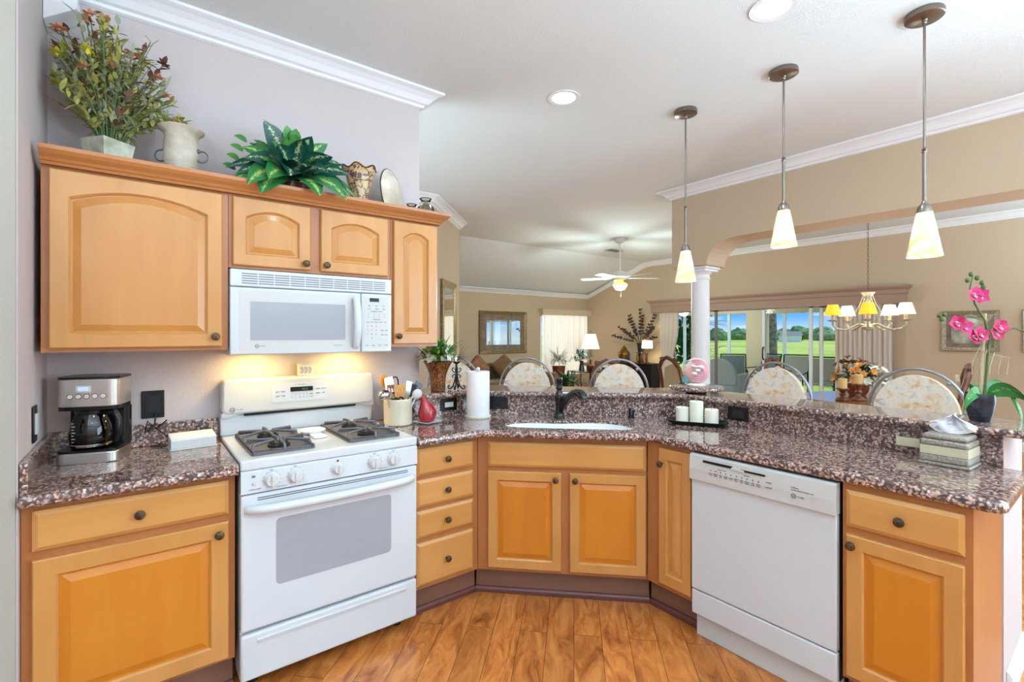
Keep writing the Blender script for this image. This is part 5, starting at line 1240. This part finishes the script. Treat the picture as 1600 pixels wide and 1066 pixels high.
# ---------------------------------------------------------------- living room
t = thing('sofa', 'brown upholstered sofa against the far wall', 'sofa', (5.55, 7.45, 0))
b = B(); b.box(-1.05, 1.05, -.45, .45, .08, .40, .05, 3); b.box(-1.05, 1.05, .25, .48, .3, .78, .06, 3); b.build('sofa_base', 'sofa', t)
for i in range(3): B().box(-.84+i*.56+.005, -.28+i*.56-.005, -.42, .22, .40, .56, .05, 3).build('seat_cushion', 'sofa', t); B().box(-.84+i*.56+.005, -.28+i*.56-.005, .10, .32, .5, .86, .07, 3).build('back_cushion', 'sofa', t)
for sx in (-1, 1): B().box(sx*.96-.11, sx*.96+.11, -.45, .45, .1, .66, .08, 3).build('arm', 'sofa', t)
def pillow(x, y, z, rx, rz, m, lab, s_=.19, cat='pillow'):
    b = B(T(0, 0, 0, rx=rx) @ T(rz=38)); rs = []
    for j in range(9):
        q = -1+j/4; k_ = math.sqrt(max(0, 1-q*q)); rs.append([(x_*s_*(.35+.65*k_**.5), y_*s_*(.35+.65*k_**.5), q*.07) for x_, y_ in rrect(-1, 1, -1, 1, .25)])
    b.rings(rs); b.build('throw_pillow', m, label=lab, cat=cat, loc=(x, y, z), rz=rz)
pillow(4.92, 7.36, .80, 70, 10, 'pillow', 'rust brown throw pillow standing against the sofa back')
pillow(5.48, 7.34, .80, 66, -20, 'sofa', 'tan throw pillow leaning in front of the rust one')
t = thing('side_table', 'oval glass side table with curved dark metal legs by the far window', 'side table', (7.35, 6.95, 0), -20)
b = B(); b.prism([(.42*math.cos(2*PI*k/40), .3*math.sin(2*PI*k/40)) for k in range(40)], .655, .668, 'z', .002); b.build('glass_top', 'tabglass', t)
for k in range(4):
    a = R(45+90*k); c_, s_ = math.cos(a), math.sin(a); B().tube([(r_*c_*1.2, r_*s_, z_) for r_, z_ in ((.30, .652), (.32, .5), (.25, .25), (.28, .02))], .013, 8).build('leg', 'blackm', t)
B().tube([(.36*math.cos(2*PI*k/30), .25*math.sin(2*PI*k/30), .645) for k in range(30)], .010, 6, True).build('top_rail', 'blackm', t)
t = thing('table_lamp', 'lit bell-shaped cream table lamp on a turned base before the far window', 'table lamp', (7.75, 7.25, 0))
b = B(); b.lathe([(.13, 0), (.13, .02), (.03, .05), (.02, .6), (.05, .68), (.09, .70), (.03, .74), (.025, .78), (.035, .9), (.02, 1.0), (.015, 1.12)], 24); b.build('base', 'dwood', t)
b = B(); b.lathe([(.20, 1.10), (.165, 1.2), (.13, 1.32), (.115, 1.42), (.112, 1.42), (.195, 1.10)], 28, cap=False); b.build('lamp_shade', 'lampsh', t)
b = B(); b.tube([(-.10, 0, 1.44), (.10, 0, 1.44)], .006); b.ball(0, 0, 1.47, .015); b.build('finial', 'blackm', t)
light('table_lamp_light', 'POINT', (7.75, 7.25, 1.28), 5, (1, .82, .55), size=.06)
t = thing('flower_arrangement', 'cream and blue silk flowers in a slim dark vase on the glass side table', 'flower arrangement', (7.20, 6.98, .669))
B().lathe([(.05, 0), (.06, .01), (.05, .08), (.035, .16), (.04, .2), (.001, .2)], 20).build('vase', 'potdark', t)
leafy(B(), (0, 0, .22), 40, .1, .3, .02, .5, 31, .6).build('foliage', 'dgreen', t)
blossoms(B(), (-.05, -.02, .2), 18, .22, .06, 32).build('cream_blossom', 'whitef', t); blossoms(B(), (.02, 0, .26), 8, .2, .05, 33).build('teal_blossom', 'teal', t)
t = thing('keepsake_box', 'dark red-brown box with open lid on the glass side table', 'box', (7.60, 7.06, .669), 20)
B().box(-.12, .12, -.08, .08, 0, .09, .005).build('box_body', 'dwood', t); B(T(0, .08, .09, rx=-60)).box(-.12, .12, 0, .02, 0, .16, .004).build('lid', 'darkf', t)
t = thing('orb_bowl', 'wooden bowl holding pale decorative orbs at the right of the side table', 'bowl', (7.68, 6.78, .669))
B().lathe([(.05, 0), (.07, .01), (.11, .06), (.105, .06), (.05, .015), (.001, .015)], 24).build('bowl_body', 'dwood', t)
for q in range(3): 
    b = B(); b.ball(0, 0, 0, .04); b.build('decorative_orb', 'marble', label=['pale orb at the left of the wooden bowl', 'pale orb at the right of the wooden bowl', 'pale orb at the back of the wooden bowl'][q], cat='orb', loc=(7.68+(-.04, .045, .0)[q], 6.78+(-.01, -.01, .05)[q], .728+(.0, .0, .012)[q]), group='pale orbs')
t = thing('potted_plant', 'dark green potted plant low in front of the far window', 'potted plant', (6.15, 6.3, 0))
B().lathe([(.12, 0), (.16, .28), (.15, .28), (.1, .05), (.001, .05)], 24).build('pot', 'bowlw', t); leafy(B(), (0, 0, .35), 70, .15, .38, .06, 1.6, 41, 1.2).build('leaves', 'dgreen', t)
t = thing('dried_plant', 'tall dried cream bouquet in a terracotta pot by the end of the sofa', 'flower arrangement', (6.95, 7.4, 0))
B().lathe([(.08, 0), (.10, .4), (.14, .75), (.13, .75), (.08, .2), (.001, .2)], 24).build('pot', 'bowlw', t); leafy(B(), (0, 0, .8), 80, .10, .32, .02, 1.2, 42, .5).build('grasses', 'dry4', t); blossoms(B(), (0, 0, .78), 18, .16, .05, 43).build('cream_blossom', 'whitef', t)

# console against the patio wall
t = thing('console_cabinet', 'black console cabinet against the patio wall', 'cabinet', (8.17, 6.36, 0), -90)
b = B(); b.box(-.42, .48, -.15, .15, .001, .80, .006); b.build('cabinet_body', 'blackw', t); B().box(-.44, .50, -.17, .16, .80, .83, .006).build('cabinet_top', 'blackw', t)
for i in range(2): b = B(); b.box(-.39+i*.43, .01+i*.43, -.165, -.151, .06, .76, .004); dd = b.build('cabinet_door', 'blackw', t); B().box(-.01+i*.07, .005+i*.07, -.18, -.165, .42, .5).build('handle', 'bronze', dd)
t = thing('ginger_jar', 'gold lidded ginger jar on the black console', 'jar', (8.15, 6.66, .8305))
B().lathe([(.07, 0), (.10, .05), (.125, .14), (.12, .2), (.07, .25), (.06, .27), (.001, .27)], 28).build('jar_body', 'gold', t); b = B(); b.lathe([(.065, .271), (.05, .30), (.015, .32), (.018, .335), (.001, .35)], 24); b.build('jar_lid', 'gold', t)
t = thing('branch_vase', 'dark leafy branches in a tall vase on the black console', 'vase', (8.2, 6.27, .8305))
B().lathe([(.05, 0), (.06, .02), (.05, .2), (.07, .36), (.09, .40), (.08, .40), (.04, .1), (.001, .1)], 24).build('vase', 'potdark', t)
b = B(); rnd = random.Random(8)
for i in range(11):
    a = R(-75+15*i)+rnd.uniform(-.1, .1); ln = rnd.uniform(.42, .62)*(1.0 if abs(i-5) > 2 else 1.15); d = Vector((rnd.uniform(-.35, .05), -math.sin(a), math.cos(a)*.95+.1)).normalized(); p0 = Vector((0, 0, .38)); 
    b.tube([p0, p0+d*ln*.5+Vector((0, 0, .03)), p0+d*ln], .004, 5)
    for q in range(7):
        c = p0+d*ln*(.35+.65*q/6); 
        for s_ in (-1, 1): b.leaf(c, d*.6+Vector((rnd.uniform(-.5, .5), s_*.8, rnd.uniform(-.2, .5))), .068, .05, .3, up=(-1, .1, .3), n=3)
b.build('branches', 'twig', t)
t = thing('console_lamp', 'small lit lamp with rectangular cream shade on the black console', 'table lamp', (8.14, 6.06, .8305))
B().lathe([(.05, 0), (.05, .015), (.012, .03), (.012, .3)], 16).build('base', 'gold', t); b = B(); b.lathe([(.11, .30), (.10, .46), (.098, .46), (.108, .30)], 28, cap=False); b.build('lamp_shade', 'lampsh', t)
light('console_lamp_light', 'POINT', (8.14, 6.06, 1.22), 6, (1, .72, .36), size=.05)
for i, (y_, lab, m_) in enumerate(((6.46, 'dark slender figurine beside the gold jar', 'potdark'), (6.23, 'left carved wooden bird figurine on the console', 'gold'), (6.13, 'middle carved wooden bird figurine on the console', 'dwood'), (6.01, 'right carved wooden bird figurine on the console', 'dwood'))):
    t = thing('figurine', lab, 'figurine', (8.045, y_, .8305)); b = B(); b.lathe([(.035, 0), (.035, .01), (.015, .02), (.028, .08), (.022, .14), (.012, .18), (.018, .21), (.001, .23)], 18); b.tube([(0, 0, .21), (0, .03, .215), (0, .045, .205)], [.01, .006, .002], 6); b.build('carving', m_, t)

# ceiling fan
fx, fy = 6.0, 4.98
t = thing('ceiling_fan', 'white ceiling fan with downrod and lit glass light kit', 'ceiling fan', (fx, fy, H), 0)
B().lathe([(.09, -.0005), (.085, -.03), (.05, -.06), (.014, -.075)], 32).build('ceiling_canopy', 'trim', t)
B().cyl(0, 0, -.50, -.07, .012).build('downrod', 'trim', t)
B().lathe([(.03, -.50), (.10, -.53), (.13, -.57), (.13, -.60), (.09, -.64), (.05, -.655), (.001, -.655)], 36).build('motor_housing', 'trim', t)
for k in range(5):
    a = 72*k+YAW-8
    b = B(T(0, 0, -.615, rz=a)); b.box(.10, .20, -.02, .02, -.004, .002); b.build('blade_iron', 'trim', t)
    b = B(T(0, 0, -.612, rz=a) @ T(rx=10)); b.prism([(.17, -.045), (.60, -.065), (.64, -.04), (.64, .04), (.60, .065), (.17, .045)], -.003, .003, 'z', .001); b.build('blade', 'trim', t)
b = B(); b.lathe([(.05, -.655), (.05, -.68), (.10, -.70), (.115, -.73), (.07, -.80), (.001, -.815)], 32); b.build('light_bowl', 'kitlamp', t)
b = B(); b.tube([(.02, 0, -.8), (.02, 0, -.90)], .002); b.ball(.02, 0, -.905, .008); b.build('pull_chain', 'bronze', t)
light('fan_light', 'POINT', (fx, fy, 2.02), 120, (1, .90, .74), size=.15)
t = thing('ceiling_vent', 'small grey supply vent in the living room ceiling near the fan', 'air vent', (6.72, 5.72, H))
b = B(); b.box(-.16, .16, -.08, .08, -.012, -.0005, .003); b.build('grille_frame', 'silverf', t)
b = B()
for k in range(5): b.box(-.14, .14, -.062+k*.027, -.050+k*.027, -.016, -.012)
b.build('louvre', 'alumf', t)

# ---------------------------------------------------------------- outside
def patio_chair(label, loc, rz, m, first=None):
    if first: return dup(first, loc, rz, label)
    t = thing('patio_chair', label, 'patio chair', loc, rz, 'sling chairs on the lanai')
    B().box(-.24, .24, -.24, .24, .42, .44, .005).build('seat', m, t); b = B(T(0, .24, .44, rx=-14)); b.box(-.24, .24, -.008, .008, 0, .5, .004); b.build('backrest', m, t)
    for sx in (-1, 1):
        b = B(); b.tube([(sx*.26, -.26, .002), (sx*.26, -.24, .62), (sx*.26, .2, .64), (sx*.26, .26, .46)], .014, 8); b.tube([(sx*.26, .26, .002), (sx*.26, .24, .44), (sx*.26, .37, .95)], .014, 8); b.build('side_frame', 'blackm', t)
    b = B(); b.tube([(-.26, .37, .95), (.26, .37, .95)], .014, 8); b.build('top_rail', 'blackm', t); return t
pc = patio_chair('grey sling patio chair left of the beige lanai pillar', (10.6, 5.55, 0), -60, 'sling')
patio_chair('grey sling patio chair half hidden by the beige lanai pillar', (11.4, 5.35, 0), -110, 'sling', pc)
pc2 = patio_chair('pale sling patio chair seen past the tree trunk', (11.3, 4.55, 0), -75, 'slingl'); pc2['group'] = 'pale sling chairs'
patio_chair('pale wide sling patio chair below the white post', (10.6, 3.80, 0), -80, 'slingl', pc2)
t = thing('wicker_chair', 'white wicker lounge chair just outside the patio door', 'patio chair', (9.55, 5.22, 0), 100)
b = B(); b.box(-.35, .35, -.35, .35, .05, .42, .05, 3); b.build('seat', 'wicker', t)
b = B(); b.prism(arc(0, .55, .36, .38, 180, 0, 16)+[(.36, .40), (-.36, .40)], .25, .36, 'y', .02); b.build('backrest', 'wicker', t)
for sx in (-1, 1): B().box(sx*.34-.06, sx*.34+.06, -.35, .3, .05, .62, .05, 3).build('arm', 'wicker', t)
t = thing('patio_table', 'round dark patio table among the sling chairs', 'table', (10.35, 4.6, 0)); b = B(); b.lathe([(.35, .66), (.36, .68), (.001, .685)], 32); b.build('tabletop', 'sling', t); b = B(); b.lathe([(.25, 0), (.25, .02), (.04, .05), (.04, .66)], 20); b.build('pedestal', 'blackm', t)
t = thing('lanai_light', 'lit white globe light under the lanai ceiling', 'ceiling light', (10.4, 6.69, 2.3))
B().cyl(0, 0, -.25, -.0005, .03).build('mount', 'trim', t); B().ball(0, 0, -.34, .12).build('globe', 'lampsh', t)
light('lanai_globe_light', 'POINT', (10.4, 6.3, 1.9), 60, (1, .93, .82), size=.1)
def plant(x, y, s_, lab, seed, m='green'):
    t = thing('potted_plant', lab, 'potted plant', (x, y, 0)); B().lathe([(.11, 0), (.15, .25), (.14, .25), (.09, .04), (.001, .04)], 20).build('pot', 'bowlw', t); leafy(B(), (0, 0, .32), 60, .12, .5*s_, .06, 2, seed, 1.1).build('leaves', m, t)
plant(9.6, 2.75, .9, 'blue-green spiky plant outside the right patio pane', 51, 'teal'); plant(10.1, 3.2, .8, 'green potted plant outside behind the third bar stool', 52); plant(9.0, 2.3, .6, 'yellow-green plant outside beside the right curtain', 53, 'yellow')
t = thing('pine_tree', 'tall pine with thick grey trunk just beyond the lanai', 'tree', (18, 8.04, -.15))
b = B(); b.tube([(0, 0, 0), (.02, .02, 2), (-.03, .05, 4), (0, 0, 7)], [.21, .18, .17, .12], 14); b.build('trunk', 'bark', t)
def crown(name, r_, h_, z_, seed, m, parent, nb=9):
    rnd = random.Random(seed); b = B()
    for i in range(nb):
        a = rnd.uniform(0, 2*PI); q = rnd.uniform(0, .65)*r_; s_ = r_*rnd.uniform(.35, .6)
        cx, cy, cz_ = q*math.cos(a), q*math.sin(a), z_+rnd.uniform(.15, .8)*h_
        n_ = 12; rs = []
        for j in range(n_+1):
            e_ = -PI/2+PI*j/n_; ring = []
            for k in range(16):
                th = 2*PI*k/16; d = Vector((math.cos(e_)*math.cos(th), math.cos(e_)*math.sin(th), math.sin(e_))); rr_ = s_*(1+.35*noise.noise(d*2.3+Vector((seed+i, 0, 0))))
                ring.append((cx+d.x*rr_, cy+d.y*rr_, cz_+d.z*rr_*.8))
            rs.append(ring)
        b.rings(rs)
    return b.build(name, m, parent)
crown('crown', 2.6, 2, 6, 3, 'tree', t)
t = thing('hedge_tree', 'dark leafy shrub against the left end of the lanai, behind the column', 'tree', (15.5, 9.9, -.15))
leafy(B(), (0, 0, .5), 420, 1.1, .5, .2, 2.2, 61, .8).build('crown', 'dgreen', t); B().tube([(0, 0, 0), (0, 0, 1.5)], .08).build('trunk', 'bark', t)
specs = [(-2, 105, 7, 5.2, 1), (4, 112, 7, 4.6, 0), (11, 120, 8, 4.4, 1), (18, 116, 7, 4.0, 0), (25, 110, 7, 4.6, 0), (32, 118, 8, 4.2, 1), (39, 112, 6, 4.8, 0), (46, 105, 8, 6.0, 0), (53, 112, 7, 6.6, 1), (60, 108, 7, 5.6, 0), (67, 116, 8, 5.0, 1), (74, 105, 6, 4.6, 0), (82, 100, 6, 5.0, 1), (90, 110, 8, 5.6, 0), (98, 105, 7, 5.4, 1)]
def far_xy(px, d): t_ = (px-800)/F; return (d*(math.cos(R(YAW))+math.sin(R(YAW))*t_), d*(math.sin(R(YAW))-math.cos(R(YAW))*t_))
nm = ['leftmost round tree on the far edge of the fairway', 'second tree from the left beyond the fairway', 'third tree from the left beyond the fairway', 'fourth tree from the left beyond the fairway', 'fifth tree from the left beyond the fairway', 'sixth tree from the left beyond the fairway', 'tree seen just right of the pine trunk', 'broad tree right of the pine trunk', 'tallest far tree, behind the white post', 'far tree just right of the white post', 'far tree before the sliding door stile', 'far tree behind the sliding door stile', 'far tree in the right patio pane', 'far tree next to the right curtain edge', 'rightmost far tree behind the curtain']
for i, (px, d) in enumerate([(1068, 80), (1090, 120), (1124, 100), (1140, 125), (1158, 104), (1180, 122), (1210, 100), (1228, 126), (1246, 98), (1258, 128), (1270, 106), (1286, 132), (1294, 94), (1314, 118), (1340, 88)]):
    x_, y_ = far_xy(px, d); hh = [6, 4.5, 4.6, 4.0, 3.6, 4.2, 4.4, 5.0, 5.2, 4.4, 4.2, 4.4, 4.6, 4.4, 4.8][i]*.72
    t = thing('broadleaf_tree', nm[i], 'tree', (x_, y_, -.1), 0, 'trees beyond the fairway')
    crown('crown', 2.8, hh*.75, .0, 70+i, 'tree' if i % 3 else 'tree2', t, 7); B().tube([(0, 0, 0), (0, 0, hh*.6)], .2).build('trunk', 'bark', t)
x_, y_ = far_xy(1234, 84)
t = thing('house', 'small white house far beyond the fairway, by the white post', 'house', (x_, y_, -.1), 30)
B().box(-2, 2, -1.5, 1.5, 0, 1.3).build('wall', 'houtside', t); B().prism([(-2.2, 1.3), (2.2, 1.3), (0, 2.0)], -1.7, 1.7, 'y').build('roof', 'alumf', t)
